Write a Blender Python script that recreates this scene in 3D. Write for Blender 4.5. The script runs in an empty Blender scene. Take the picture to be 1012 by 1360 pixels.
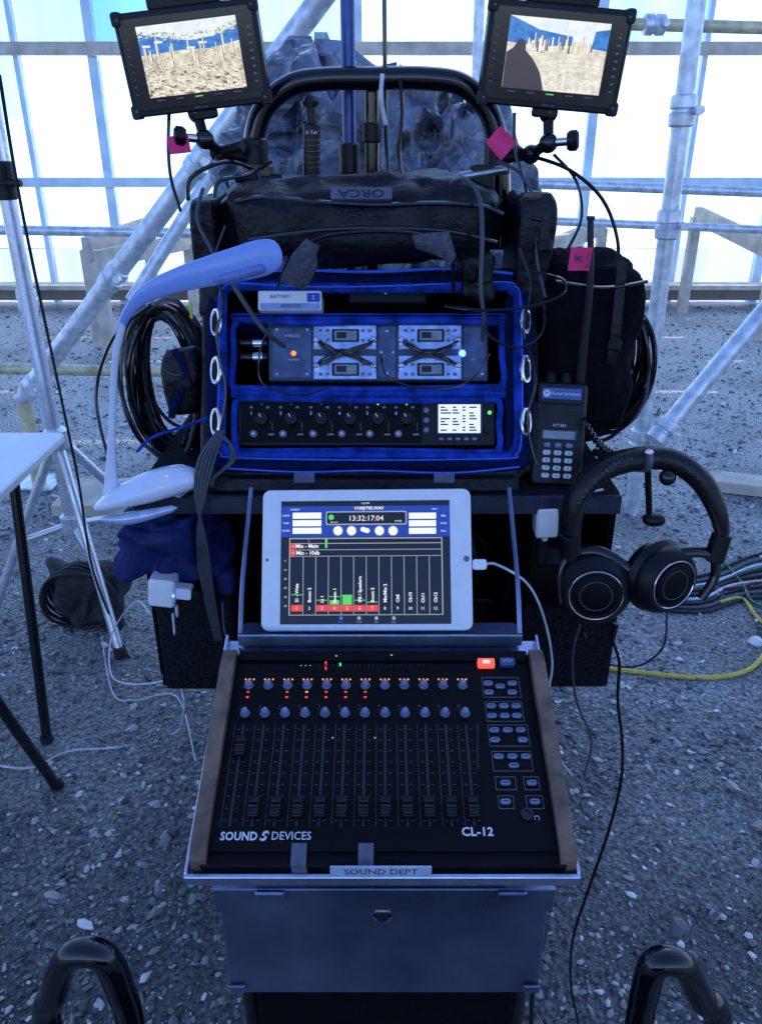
import bpy, bmesh, math, random
from mathutils import Vector, Matrix, noise
random.seed(7)
V=Vector
TH=math.radians(25); H=1.40; F=1051.0
CT,ST=math.cos(TH),math.sin(TH)
CAM=V((0,0,H))
def ray(u,v):
    t=(680-v)/F
    return V(((u-506)/F, CT+t*ST, -ST+t*CT))
def W(u,v,y):
    r=ray(u,v); return CAM+r*(y/r.y)
def G(u,v,z=0.0):
    r=ray(u,v); return CAM+r*((z-H)/r.z)
class Frame:
    def __init__(s,o,x,up):
        x=V(x).normalized(); up=V(up); z=x.cross(up).normalized(); y=z.cross(x)
        s.o=V(o); s.x=x; s.y=y; s.z=z
        s.M=Matrix(((x.x,y.x,z.x,o[0]),(x.y,y.y,z.y,o[1]),(x.z,y.z,z.z,o[2]),(0,0,0,1)))
        s.I=s.M.inverted()
    def px(s,u,v,z=0.0):
        r=ray(u,v); o=s.o+s.z*z
        d=(o-CAM).dot(s.z)/r.dot(s.z)
        p=s.I@(CAM+r*d); return p.x,p.y
    def R(s,u0,v0,u1,v1,z=0.0):
        um=(u0+u1)/2; vm=(v0+v1)/2
        a=s.px(u0,vm,z)[0]; b=s.px(u1,vm,z)[0]; c=s.px(um,v1,z)[1]; d=s.px(um,v0,z)[1]
        return (a+b)/2,(c+d)/2,b-a,d-c
# ---------------------------------------------------------------- materials
MATS={}
def mat(name,col,rough=.5,metal=0.,var=.18,scale=60.,bump=0.,bscale=None,spec=.5,detail=4,coat=0.,rvar=.1,bdist=.002,crumple=0):
    if name in MATS: return MATS[name]
    m=bpy.data.materials.new(name); m.use_nodes=True; nt=m.node_tree; N=nt.nodes; L=nt.links
    b=N['Principled BSDF']; tc=N.new('ShaderNodeTexCoord')
    n=N.new('ShaderNodeTexNoise'); n.inputs['Scale'].default_value=scale; n.inputs['Detail'].default_value=detail
    L.new(tc.outputs['Object'],n.inputs['Vector'])
    r=N.new('ShaderNodeValToRGB'); r.color_ramp.elements[0].position=.3; r.color_ramp.elements[1].position=.7
    r.color_ramp.elements[0].color=tuple(c*(1-var) for c in col)+(1,)
    r.color_ramp.elements[1].color=tuple(min(1,c*(1+var)) for c in col)+(1,)
    L.new(n.outputs['Fac'],r.inputs['Fac']); L.new(r.outputs['Color'],b.inputs['Base Color'])
    mr=N.new('ShaderNodeMapRange'); n2=N.new('ShaderNodeTexNoise'); n2.inputs['Scale'].default_value=scale*.37; n2.inputs['Detail'].default_value=6
    L.new(tc.outputs['Object'],n2.inputs['Vector']); L.new(n2.outputs['Fac'],mr.inputs['Value'])
    mr.inputs['From Min'].default_value=.3; mr.inputs['From Max'].default_value=.7
    mr.inputs['To Min'].default_value=max(.03,rough-rvar); mr.inputs['To Max'].default_value=min(1,rough+rvar)
    L.new(mr.outputs['Result'],b.inputs['Roughness'])
    b.inputs['Metallic'].default_value=metal; b.inputs['Specular IOR Level'].default_value=spec
    b.inputs['Coat Weight'].default_value=coat
    if bump>0:
        bp=N.new('ShaderNodeBump'); bp.inputs['Strength'].default_value=bump; bp.inputs['Distance'].default_value=bdist
        if crumple:
            dn=N.new('ShaderNodeTexNoise'); dn.inputs['Scale'].default_value=crumple*.6; dn.inputs['Detail'].default_value=3; L.new(tc.outputs['Object'],dn.inputs['Vector'])
            vm=N.new('ShaderNodeVectorMath'); vm.operation='MULTIPLY_ADD'; vm.inputs[1].default_value=(.12,.12,.12); L.new(dn.outputs['Color'],vm.inputs[0]); L.new(tc.outputs['Object'],vm.inputs[2])
            v1=N.new('ShaderNodeTexVoronoi'); v1.inputs['Scale'].default_value=crumple; L.new(vm.outputs[0],v1.inputs['Vector'])
            v2=N.new('ShaderNodeTexVoronoi'); v2.inputs['Scale'].default_value=crumple*2.7; L.new(vm.outputs[0],v2.inputs['Vector'])
            ma=N.new('ShaderNodeMath'); ma.operation='MULTIPLY_ADD'; ma.inputs[1].default_value=.3; L.new(v2.outputs['Distance'],ma.inputs[0]); L.new(v1.outputs['Distance'],ma.inputs[2]); L.new(ma.outputs[0],bp.inputs['Height'])
        else:
            bn=N.new('ShaderNodeTexNoise'); bn.inputs['Scale'].default_value=bscale or scale*3; bn.inputs['Detail'].default_value=5
            L.new(tc.outputs['Object'],bn.inputs['Vector']); L.new(bn.outputs['Fac'],bp.inputs['Height'])
        L.new(bp.outputs['Normal'],b.inputs['Normal'])
    MATS[name]=m; return m
def emi(name,col,st=1.,base=(.02,.02,.02)):
    if name in MATS: return MATS[name]
    m=bpy.data.materials.new(name); m.use_nodes=True; nt=m.node_tree; N=nt.nodes; L=nt.links
    b=N['Principled BSDF']; b.inputs['Base Color'].default_value=base+(1,)
    b.inputs['Emission Color'].default_value=col+(1,); b.inputs['Emission Strength'].default_value=st
    tc=N.new('ShaderNodeTexCoord'); n=N.new('ShaderNodeTexNoise'); n.inputs['Scale'].default_value=30
    L.new(tc.outputs['Object'],n.inputs['Vector'])
    mr=N.new('ShaderNodeMapRange'); mr.inputs['To Min'].default_value=.15; mr.inputs['To Max'].default_value=.3
    L.new(n.outputs['Fac'],mr.inputs['Value']); L.new(mr.outputs['Result'],b.inputs['Roughness'])
    MATS[name]=m; return m
BP=mat('black_plastic',(.005,.005,.007),.40,bump=.05,spec=.28)
BPM=mat('mixer_black_paint',(.003,.003,.004),.5,bump=.15,bscale=900,spec=.12)
BG=mat('black_gloss',(.003,.003,.005),.15,rvar=.06,coat=.2)
BF=mat('black_fabric',(.004,.004,.006),.85,bump=.8,bscale=160,spec=.08,bdist=.004)
BN=mat('black_nylon',(.004,.004,.007),.42,bump=.9,bscale=70,spec=.28,bdist=.004)
CARPET=mat('speckled_carpet',(.012,.012,.015),.95,var=.9,scale=420,bump=.9,bscale=500,spec=.1)
BLUE=mat('blue_lining_fabric',(.012,.048,.33),.9,var=.6,scale=45,bump=1.,bscale=300,spec=.1,bdist=.003)
BLUED=mat('dark_blue_fabric',(.003,.008,.045),.9,var=.3,scale=50,bump=.8,bscale=420,spec=.1)
BLUEC=mat('blue_cloth',(.004,.012,.085),.75,var=.35,scale=30,bump=.8,bscale=60,spec=.3)
GALV=mat('galvanised_steel',(.70,.74,.77),.38,.5,var=.28,scale=26,bump=.25,bscale=60)
YEL=mat('weathered_yellow_steel',(.66,.59,.36),.55,.3,var=.3,scale=18)
ALU=mat('brushed_aluminium',(.50,.56,.70),.30,.9,var=.15,scale=30,bump=.1)
ALUD=mat('dull_sheet_metal',(.20,.24,.36),.34,.85,var=.4,scale=9,bump=.14,bscale=40,detail=8,rvar=.16)
CHROME=mat('polished_metal',(.7,.72,.75),.15,1.,var=.05,rvar=.05)
DULL=mat('dull_clip_metal',(.34,.38,.46),.3,.9,var=.2)
WOODS=mat('walnut_side',(.15,.095,.06),.5,var=.5,scale=35,bump=.2)
TIMB=mat('pale_timber',(.60,.52,.42),.8,var=.25,scale=9,bump=.3)
WP=mat('white_plastic',(.76,.77,.79),.38,var=.04)
LAMPW=mat('lamp_pale_blue_plastic',(.19,.31,.70),.22,var=.04,coat=.2)
LAMPB=mat('lamp_white_plastic',(.66,.72,.84),.22,var=.04,coat=.3)
GREYB=mat('grey_blue_plastic',(.05,.065,.11),.4,var=.2,scale=90)
GREY=mat('grey_plastic',(.15,.16,.18),.5)
GREYD=mat('panel_print_grey',(.10,.105,.12),.6)
SILV=mat('silver_module',(.44,.54,.76),.2,.75,var=.25,scale=70,rvar=.12)
LCD=mat('grey_lcd',(.20,.25,.28),.2)
GTAPE=mat('grey_tape',(.10,.115,.16),.5,var=.25,bump=.3)
PINK=mat('pink_tape',(.78,.03,.17),.7,var=.1)
WHITE=mat('white_print',(.66,.67,.70),.6,var=.05)
INK=mat('dark_ink',(.012,.012,.02),.6)
KCAP=mat('knob_grey_blue',(.14,.18,.29),.4)
CABW=mat('white_cable',(.6,.65,.72),.45)
CABY=mat('yellow_cable',(.62,.48,.06),.5)
CABR=mat('red_cable',(.30,.03,.03),.5)
CABGR=mat('green_cable',(.03,.22,.12),.5)
CABG=mat('grey_cable',(.05,.055,.07),.5)
RUB=mat('black_rubber',(.010,.010,.012),.7)
TARP=mat('crumpled_plastic_sheet',(.15,.18,.24),.18,var=.9,scale=7,bump=1.,bdist=.07,coat=.7,crumple=10)
TABLEW=mat('white_table_laminate',(.84,.84,.84),.45,var=.04)
LEATH=mat('earpad_leatherette',(.005,.005,.006),.40,bump=.5,bscale=160,spec=.35)
VEL=mat('grey_velcro',(.07,.075,.095),.95,var=.4,scale=200,bump=.9,bscale=500)
PAPER=mat('white_paper',(.7,.72,.75),.8,var=.05)
ESC=emi('screen_black',(.002,.003,.008),1.)
EW=emi('screen_white',(.95,.97,1),1.); EWD=emi('screen_grey',(.45,.48,.55),.8)
ENAVY=emi('screen_navy',(.010,.050,.42),1.); EBLUE=emi('screen_blue',(.04,.16,.7),1.)
EG=emi('led_green',(.1,1,.2),1.2); ER=emi('led_red',(1,.05,.02),1.4); EO=emi('led_orange',(1,.3,.03),1.3); EB=emi('led_blue',(.06,.15,1),8.)
ERS=emi('screen_red',(.85,.06,.03),1.); ERD=emi('record_glow',(1,.10,.06),1.3); EGS=emi('screen_green',(.1,.7,.12),1.)
def video_mat(name,c0,c1):
    m=bpy.data.materials.new(name); m.use_nodes=True; nt=m.node_tree; N=nt.nodes; L=nt.links
    b=N['Principled BSDF']; b.inputs['Base Color'].default_value=(.02,.02,.02,1); b.inputs['Roughness'].default_value=.15
    tc=N.new('ShaderNodeTexCoord')
    n=N.new('ShaderNodeTexNoise'); n.inputs['Scale'].default_value=110; n.inputs['Detail'].default_value=8; n.inputs['Roughness'].default_value=.75
    L.new(tc.outputs['Object'],n.inputs['Vector'])
    r=N.new('ShaderNodeValToRGB'); e=r.color_ramp.elements
    e[0].position=.38; e[0].color=c0+(1,); e[1].position=.6; e[1].color=c1+(1,)
    L.new(n.outputs['Fac'],r.inputs['Fac']); L.new(r.outputs['Color'],b.inputs['Emission Color']); b.inputs['Emission Strength'].default_value=1.0
    return m
VID1=video_mat('screen_video_rubble',(.42,.36,.27),(.92,.86,.70)); VID2=video_mat('screen_video_path',(.60,.55,.46),(.95,.92,.82))
VSKY=video_mat('screen_video_sky',(.62,.78,.92),(.97,.97,.95)); VBLU=video_mat('screen_video_blue_drape',(.02,.12,.46),(.06,.26,.72))
# ---------------------------------------------------------------- mesh builder
def catmull(pts,sub,closed=False):
    pts=[V(p) for p in pts]; n=len(pts)
    if n<3 or sub<=1: return pts
    out=[]; rng=n if closed else n-1
    for i in range(rng):
        if closed: p0,p1,p2,p3=pts[i-1],pts[i],pts[(i+1)%n],pts[(i+2)%n]
        else: p0=pts[max(0,i-1)];p1=pts[i];p2=pts[i+1];p3=pts[min(n-1,i+2)]
        for k in range(sub):
            t=k/sub
            out.append(.5*((2*p1)+(p2-p0)*t+(2*p0-5*p1+4*p2-p3)*t*t+(3*p1-p0-3*p2+p3)*t**3))
    if not closed: out.append(pts[-1])
    return out
FONTC={}
def font_mesh(s,bold=0):
    k=(s,bold)
    if k in FONTC: return FONTC[k]
    c=bpy.data.curves.new('t','FONT'); c.body=s; c.size=1; c.align_x='CENTER'; c.align_y='CENTER'; c.resolution_u=2
    if bold: c.offset=.022 if bold is True else bold; c.space_character=1.0 if bold is True else 1.0+bold*1.5
    o=bpy.data.objects.new('t',c); bpy.context.scene.collection.objects.link(o)
    dg=bpy.context.evaluated_depsgraph_get(); dg.update()
    me=o.evaluated_get(dg).to_mesh()
    r=([v.co.copy() for v in me.vertices],[tuple(p.vertices) for p in me.polygons])
    bpy.data.objects.remove(o); bpy.data.curves.remove(c); FONTC[k]=r; return r
class MB:
    def __init__(s,fr=None):
        s.v=[];s.f=[];s.m=[];s.mats=[]; s.M=fr.M if fr else Matrix.Identity(4); s.fr=fr
    def add(s,vs,fs,m):
        o=len(s.v); M=s.M
        s.v+= [M@V(p) for p in vs]; 
        if m not in s.mats: s.mats.append(m)
        k=s.mats.index(m)
        for f in fs: s.f.append(tuple(i+o for i in f)); s.m.append(k)
    def plate(s,cx,cy,w,h,z0,z1,m,r=.001,b=None,seg=4,rot=0,both=False):
        r=min(r,w/2*.999,h/2*.999); 
        if b is None: b=min(.0006,abs(z1-z0)*.3)
        b=min(b,abs(z1-z0)*.45,w*.3,h*.3)
        def ring(ins,z):
            out=[];rr=max(r-ins*.6,1e-5);W2=w/2-ins;H2=h/2-ins
            for qx,qy,a0 in((1,1,0),(-1,1,90),(-1,-1,180),(1,-1,270)):
                for i in range(seg+1):
                    a=math.radians(a0+90*i/seg)
                    x=qx*(W2-rr)+rr*math.cos(a); y=qy*(H2-rr)+rr*math.sin(a)
                    out.append((x,y))
            c,sn=math.cos(rot),math.sin(rot)
            return [(cx+x*c-y*sn,cy+x*sn+y*c,z) for x,y in out]
        sg=1 if z1>z0 else -1
        rings=[ring(b,z0),ring(0,z0+b*sg)] if both else [ring(0,z0)]
        rings+=[ring(0,z1-b*sg),ring(b,z1)]
        n=len(rings[0]); vs=[p for q in rings for p in q]; fs=[]
        for k in range(len(rings)-1):
            for i in range(n):
                j=(i+1)%n; fs.append((k*n+i,k*n+j,(k+1)*n+j,(k+1)*n+i))
        fs.append(tuple(range(n))[::-1]); fs.append(tuple((len(rings)-1)*n+i for i in range(n)))
        s.add(vs,fs,m)
    def rc(s,u0,v0,u1,v1,z0,z1,m,r=.001,b=None):
        x,y,w,h=s.fr.R(u0,v0,u1,v1,z1); s.plate(x,y,w,h,z0,z1,m,r,b)
    def box(s,c,d,m,r=.004,b=.002):
        s.plate(c[0],c[1],d[0],d[1],c[2]-d[2]/2,c[2]+d[2]/2,m,r,b,both=True)
    def lathe(s,p,d,prof,m,seg=20):
        p=V(p); d=V(d).normalized(); a=d.orthogonal().normalized(); b=d.cross(a)
        vs=[];fs=[]
        for h,r in prof:
            for i in range(seg):
                t=2*math.pi*i/seg; vs.append(p+d*h+(a*math.cos(t)+b*math.sin(t))*max(r,1e-5))
        for k in range(len(prof)-1):
            for i in range(seg):
                j=(i+1)%seg; fs.append((k*seg+i,k*seg+j,(k+1)*seg+j,(k+1)*seg+i))
        fs.append(tuple(range(seg))[::-1]); fs.append(tuple((len(prof)-1)*seg+i for i in range(seg)))
        s.add(vs,fs,m)
    def cyl(s,p0,p1,r,m,r1=None,seg=16,bev=None):
        p0=V(p0);p1=V(p1);L=(p1-p0).length; r1=r if r1 is None else r1
        b=min(r,r1,L)*.15 if bev is None else bev
        s.lathe(p0,p1-p0,[(0,r-b),(b,r),(L-b,r1),(L,r1-b)],m,seg)
    def tube(s,pts,r,m,seg=8,sub=6,closed=False,rb=None,axis=None,ends=False):
        P=catmull(pts,sub,closed); n=len(P)
        def rad(R,i):
            if isinstance(R,(int,float)): q=R
            else:
                t=i/max(1,n-1)*(len(R)-1); k=min(int(t),len(R)-2); t-=k
                r0=R[max(0,k-1)];r1=R[k];r2=R[k+1];r3=R[min(len(R)-1,k+2)]
                q=.5*((2*r1)+(r2-r0)*t+(2*r0-5*r1+4*r2-r3)*t*t+(3*r1-r0-3*r2+r3)*t**3)
            if ends:
                e=min(i if ends!=2 else 1e9,n-1-i)/(n*.07+1e-6)
                if e<1: q*=math.sqrt(max(.02,1-(1-e)**2))
            return q
        vs=[];fs=[];prev=None
        for i in range(n):
            if closed: T=(P[(i+1)%n]-P[i-1]).normalized()
            else: T=(P[min(n-1,i+1)]-P[max(0,i-1)]).normalized()
            if axis is not None: A=V(axis)-T*V(axis).dot(T)
            elif prev is None: A=T.orthogonal()
            else: A=prev-T*prev.dot(T)
            A.normalize(); B=T.cross(A); prev=A
            ra=rad(r,i); rbb=rad(rb,i) if rb is not None else ra
            for k in range(seg):
                t=2*math.pi*(k+.5)/seg; vs.append(P[i]+A*math.cos(t)*ra+B*math.sin(t)*rbb)
        for i in range(n if closed else n-1):
            i2=(i+1)%n
            for k in range(seg):
                j=(k+1)%seg; fs.append((i*seg+k,i*seg+j,i2*seg+j,i2*seg+k))
        if not closed:
            fs.append(tuple(range(seg))[::-1]); fs.append(tuple((n-1)*seg+k for k in range(seg)))
        s.add(vs,fs,m)
    def blob(s,c,rx,ry,rz,m,e=.5,amp=0.,fr=8.,nu=40,nv=24,seed=0,mode='n'):
        sp=lambda x,p:math.copysign(abs(x)**p,x)
        vs=[];fs=[];c=V(c)
        rnd=random.Random(seed+1)
        dirs=[(V((rnd.gauss(0,1),rnd.gauss(0,1),rnd.gauss(0,.6))).normalized(),rnd.uniform(.6,2.2),rnd.random()) for _ in range(9)]
        for i in range(nv+1):
            a=-math.pi/2+math.pi*i/nv
            for k in range(nu):
                b=2*math.pi*k/nu
                q=V((sp(math.cos(a),e)*sp(math.cos(b),e)*rx,sp(math.cos(a),e)*sp(math.sin(b),e)*ry,sp(math.sin(a),e)*rz))
                if amp:
                    w=q*fr+V((seed,seed*.7,0))
                    if mode=='fold':
                        wp=w+V((noise.noise(w*.5),noise.noise(w*.5+V((5,0,0))),noise.noise(w*.5+V((0,9,0)))))*1.1
                        d=0
                        for dv,f_,ph in dirs:
                            t=(wp.dot(dv)*f_*.5+ph)%1.0; d+=(abs(t-.5)*2-.5)/f_*.45
                        d+=.5*noise.noise(w*.6)
                    else: d=noise.noise(w)+.4*noise.noise(w*2.7)
                    q+=q.normalized()*amp*d
                vs.append(c+q)
        for i in range(nv):
            for k in range(nu):
                j=(k+1)%nu; fs.append((i*nu+k,i*nu+j,(i+1)*nu+j,(i+1)*nu+k))
        s.add(vs,fs,m)
    def text(s,t,x,y,z,size,m,rot=0.,sx=1.,bold=False):
        vs,fs=font_mesh(t,bold); c,sn=math.cos(rot),math.sin(rot)
        s.add([(x+(p.x*sx*c-p.y*sn)*size,y+(p.x*sx*sn+p.y*c)*size,z) for p in vs],fs,m)
    def tx(s,t,u,v,z,size,m,rot=0.,sx=1.,bold=False):
        x,y=s.fr.px(u,v,z); s.text(t,x,y,z,size,m,rot,sx,bold)
    def fit(s,t,u0,u1,v,z,size,m,bold=False):
        vs,fs=font_mesh(t,bold); w=max(p.x for p in vs)-min(p.x for p in vs)
        a=s.fr.px(u0,v,z)[0];b,y=s.fr.px(u1,v,z); s.text(t,(a+b)/2,y,z,size,m,0,(b-a)/(w*size),bold)
BASE={}
def link(o): bpy.context.scene.collection.objects.link(o)
def mesh_of(mb,name,base,angle=38):
    me=bpy.data.meshes.new(name); b=V(base)
    me.from_pydata([tuple(p-b) for p in mb.v],[],mb.f)
    for m in mb.mats: me.materials.append(m)
    me.polygons.foreach_set('material_index',mb.m)
    bm=bmesh.new(); bm.from_mesh(me)
    if len(mb.f)<60000: bmesh.ops.recalc_face_normals(bm,faces=bm.faces)
    bm.to_mesh(me); bm.free()
    me.polygons.foreach_set('use_smooth',[True]*len(me.polygons))
    me.set_sharp_from_angle(angle=math.radians(angle)); me.update(); return me
def thing(name,label,cat,base,group=None):
    o=bpy.data.objects.new(name,None); o.empty_display_size=.05; o.location=V(base); link(o)
    o['label']=label; o['category']=cat
    if group: o['group']=group
    BASE[o.name]=V(base); return o
def part(mb,name,parent,label=None,angle=38):
    b=BASE[parent.name]; o=bpy.data.objects.new(name,mesh_of(mb,name,b,angle)); link(o); o.parent=parent; BASE[o.name]=b
    if label: o['label']=label
    return o
def solo(mb,name,label,cat,base=None,group=None,angle=38):
    if base is None:
        xs=[p.x for p in mb.v];ys=[p.y for p in mb.v];zs=[p.z for p in mb.v]
        base=((min(xs)+max(xs))/2,(min(ys)+max(ys))/2,min(zs))
    o=bpy.data.objects.new(name,mesh_of(mb,name,base,angle)); o.location=V(base); link(o)
    o['label']=label;o['category']=cat
    if group:o['group']=group
    BASE[o.name]=V(base); return o
# ================================================================ SETTING
def ground():
    m=bpy.data.materials.new('gravel_ground'); m.use_nodes=True; nt=m.node_tree;N=nt.nodes;L=nt.links;b=N['Principled BSDF']
    tc=N.new('ShaderNodeTexCoord')
    def no(sc,d=5):
        n=N.new('ShaderNodeTexNoise'); n.inputs['Scale'].default_value=sc;n.inputs['Detail'].default_value=d; L.new(tc.outputs['Object'],n.inputs['Vector']); return n
    a=no(1.7,6); c=no(75,9); c.inputs['Roughness'].default_value=.7; vo=N.new('ShaderNodeTexVoronoi'); vo.inputs['Scale'].default_value=90; L.new(tc.outputs['Object'],vo.inputs['Vector'])
    sep=N.new('ShaderNodeSeparateXYZ'); L.new(tc.outputs['Object'],sep.inputs[0])
    # brighter light on the far ground painted into the colour, paler towards the wall
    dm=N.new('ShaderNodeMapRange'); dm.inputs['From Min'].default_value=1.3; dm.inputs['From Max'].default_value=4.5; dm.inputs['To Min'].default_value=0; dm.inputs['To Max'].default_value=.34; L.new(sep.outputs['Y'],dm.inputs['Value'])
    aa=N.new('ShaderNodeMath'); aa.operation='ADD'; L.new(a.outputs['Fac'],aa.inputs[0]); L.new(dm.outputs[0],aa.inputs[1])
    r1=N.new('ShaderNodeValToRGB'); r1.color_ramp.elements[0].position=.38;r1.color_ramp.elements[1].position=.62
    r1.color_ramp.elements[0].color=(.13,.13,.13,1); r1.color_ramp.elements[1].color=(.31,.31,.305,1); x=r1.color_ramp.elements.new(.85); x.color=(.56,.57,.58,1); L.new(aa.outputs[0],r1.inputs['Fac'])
    r2=N.new('ShaderNodeValToRGB'); r2.color_ramp.elements[0].position=.38;r2.color_ramp.elements[1].position=.66
    r2.color_ramp.elements[0].color=(.24,.24,.24,1); r2.color_ramp.elements[1].color=(1.7,1.7,1.7,1); L.new(c.outputs['Fac'],r2.inputs['Fac'])
    mx=N.new('ShaderNodeMix'); mx.data_type='RGBA'; mx.blend_type='MULTIPLY'; mx.inputs[0].default_value=1
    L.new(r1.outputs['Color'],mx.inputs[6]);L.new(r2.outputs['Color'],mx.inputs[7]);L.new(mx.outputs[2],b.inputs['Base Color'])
    ad=N.new('ShaderNodeMath');ad.operation='ADD';L.new(vo.outputs['Distance'],ad.inputs[0]);L.new(c.outputs['Fac'],ad.inputs[1])
    bp=N.new('ShaderNodeBump');bp.inputs['Strength'].default_value=1;bp.inputs['Distance'].default_value=.013;L.new(ad.outputs[0],bp.inputs['Height']);L.new(bp.outputs['Normal'],b.inputs['Normal'])
    b.inputs['Roughness'].default_value=.52
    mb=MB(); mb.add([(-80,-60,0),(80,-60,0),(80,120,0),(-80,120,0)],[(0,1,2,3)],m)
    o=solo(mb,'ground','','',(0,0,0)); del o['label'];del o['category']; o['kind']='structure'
    sm=bpy.data.materials.new('gravel_stone'); sm.use_nodes=True; N=sm.node_tree.nodes;L=sm.node_tree.links;b=N['Principled BSDF']
    g=N.new('ShaderNodeNewGeometry'); r=N.new('ShaderNodeValToRGB'); e=r.color_ramp.elements
    e[0].color=(.06,.06,.06,1);e[1].color=(.88,.87,.85,1); x=e.new(.38);x.color=(.15,.15,.145,1); x=e.new(.76);x.color=(.32,.32,.31,1); x=e.new(.92);x.color=(.52,.52,.50,1)
    L.new(g.outputs['Random Per Island'],r.inputs['Fac']);L.new(r.outputs['Color'],b.inputs['Base Color']); b.inputs['Roughness'].default_value=.5
    ph=(1+5**.5)/2
    ico=[V(p).normalized() for p in [(-1,ph,0),(1,ph,0),(-1,-ph,0),(1,-ph,0),(0,-1,ph),(0,1,ph),(0,-1,-ph),(0,1,-ph),(ph,0,-1),(ph,0,1),(-ph,0,-1),(-ph,0,1)]]
    fa=[(0,11,5),(0,5,1),(0,1,7),(0,7,10),(0,10,11),(1,5,9),(5,11,4),(11,10,2),(10,7,6),(7,1,8),(3,9,4),(3,4,2),(3,2,6),(3,6,8),(3,8,9),(4,9,5),(2,4,11),(6,2,10),(8,6,7),(9,8,1)]
    vs=[];fs=[]
    for i in range(40000):
        y=.7*math.exp(random.random()**.8*math.log(7.6/.7)); x=random.uniform(-1,1)*(.62*y+.25)
        s=(.0022+.0072*random.random()**3)*(1+.14*y) 
        if random.random()<.014: s*=2.1
        if noise.noise(V((x*2.2,y*2.2,1)))<-.10 and random.random()<.65: s*=.55
        a=random.uniform(0,6.28);ca,sa=math.cos(a),math.sin(a); fx,fy,fz=random.uniform(.7,1.6),random.uniform(.5,1.1),random.uniform(.3,.8)
        o=len(vs); tx_,ty_=random.uniform(-.35,.35),random.uniform(-.35,.35)
        for p in ico:
            q=p*random.uniform(.60,1.25); qx,qy=q.x*fx,q.y*fy
            vs.append((x+(qx*ca-qy*sa)*s,y+(qx*sa+qy*ca)*s,(q.z*fz+qx*tx_+qy*ty_)*s+s*.15))
        fs+=[(f[0]+o,f[1]+o,f[2]+o) for f in fa]
    me=bpy.data.meshes.new('gravel'); me.from_pydata(vs,[],fs); me.materials.append(sm)
    o=bpy.data.objects.new('gravel',me); link(o); o['kind']='stuff'
ground()
WY=7.8
def wall():
    w=thing('sheeting_wall','tall translucent white and pale blue panels fixed to a timber frame','wall',(0,WY,0))
    def panel_mat(k,col):
        sm=bpy.data.materials.new('translucent_panel_%d'%k); sm.use_nodes=True;N=sm.node_tree.nodes;L=sm.node_tree.links
        for n in list(N): N.remove(n)
        out=N.new('ShaderNodeOutputMaterial'); t=N.new('ShaderNodeBsdfTranslucent');d=N.new('ShaderNodeBsdfDiffuse');mx=N.new('ShaderNodeMixShader');mx.inputs[0].default_value=.1
        tc=N.new('ShaderNodeTexCoord'); mp=N.new('ShaderNodeMapping'); mp.inputs['Scale'].default_value=(2.4,1,.35); L.new(tc.outputs['Object'],mp.inputs['Vector'])
        n=N.new('ShaderNodeTexNoise');n.inputs['Scale'].default_value=1.5;n.inputs['Detail'].default_value=7;L.new(mp.outputs[0],n.inputs['Vector'])
        r=N.new('ShaderNodeValToRGB');e=r.color_ramp.elements
        e[0].position=.3;e[0].color=tuple(c*.80 for c in col)+(1,);e[1].position=.65;e[1].color=tuple(min(1,c*1.12) for c in col)+(1,)
        L.new(n.outputs['Fac'],r.inputs['Fac']);L.new(r.outputs['Color'],t.inputs['Color']);L.new(r.outputs['Color'],d.inputs['Color'])
        L.new(t.outputs[0],mx.inputs[1]);L.new(d.outputs[0],mx.inputs[2]);L.new(mx.outputs[0],out.inputs['Surface']); return sm
    PM={'w':panel_mat(0,(.70,.80,.88)),'c':panel_mat(1,(.38,.66,.80)),'b':panel_mat(2,(.16,.42,.66)),'l':panel_mat(3,(.44,.51,.66)),'p':panel_mat(4,(.55,.74,.84))}
    xb=[-11,-9,-7.2,-5.6,-3.9,-3.1,-2.45,-1.3,-.2,.95,1.85,2.75,3.55,4.4,5.2,6.9,9,11]
    zb=[0,.50,1.08,1.6,2.12,2.75,6.5]
    rows=['lwwwcb','lwpwcb','lwwccb','lpwpcb','lwpccb','lpwwcb','lwppbb','lwwwcb','lpwwpb','lwwpcb','lwpwcb','lpwwpb','lwppcb','lwwccb','lpwwcb','lwwwcb','lwwwcb']
    for i in range(len(xb)-1):
        for j in range(6):
            x0_,x1_,z0_,z1_=xb[i]+.004,xb[i+1]-.004,zb[j]+.003,zb[j+1]-.003
            mb=MB(); nx,nz=16,12; yo=.02*((i+j)%2); vs=[];fs=[]
            for b_ in range(nz+1):
                for a_ in range(nx+1):
                    x=x0_+(x1_-x0_)*a_/nx; z=z0_+(z1_-z0_)*b_/nz; vs.append((x,WY+.04+yo+.02*noise.noise(V((x*3,z*.8,i))),z))
            for b_ in range(nz):
                for a_ in range(nx): q=b_*(nx+1)+a_; fs.append((q,q+1,q+nx+2,q+nx+1))
            mb.add(vs,fs,PM[rows[i][j]]); part(mb,'panel',w)
    stud=mat('painted_stud',(.66,.80,.90),.7,var=.15,scale=6)
    for k,x in enumerate(xb[1:-1]):
        mb=MB(); mb.box((x,WY-.045,3.2),(.08 if k%2 else .045,.08,6.4),stud); part(mb,'stud',w)
    for z,m,hh in((1.08,stud,.08),(2.12,TIMB,.10),(3.3,stud,.09),(4.8,stud,.09)):
        mb=MB(); mb.box((0,WY-.115,z),(21.5,.05,hh),m); part(mb,'rail',w)
    bb=mat('brown_baseboard',(.28,.23,.19),.8,scale=5)
    mb=MB(); mb.box((0,WY-.13,.10),(21.5,.06,.10),bb); part(mb,'baseboard',w)
    mb=MB(); mb.box((0,WY-.28,.20),(21.5,.22,.04),TIMB); part(mb,'baseboard',w)
wall()
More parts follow.
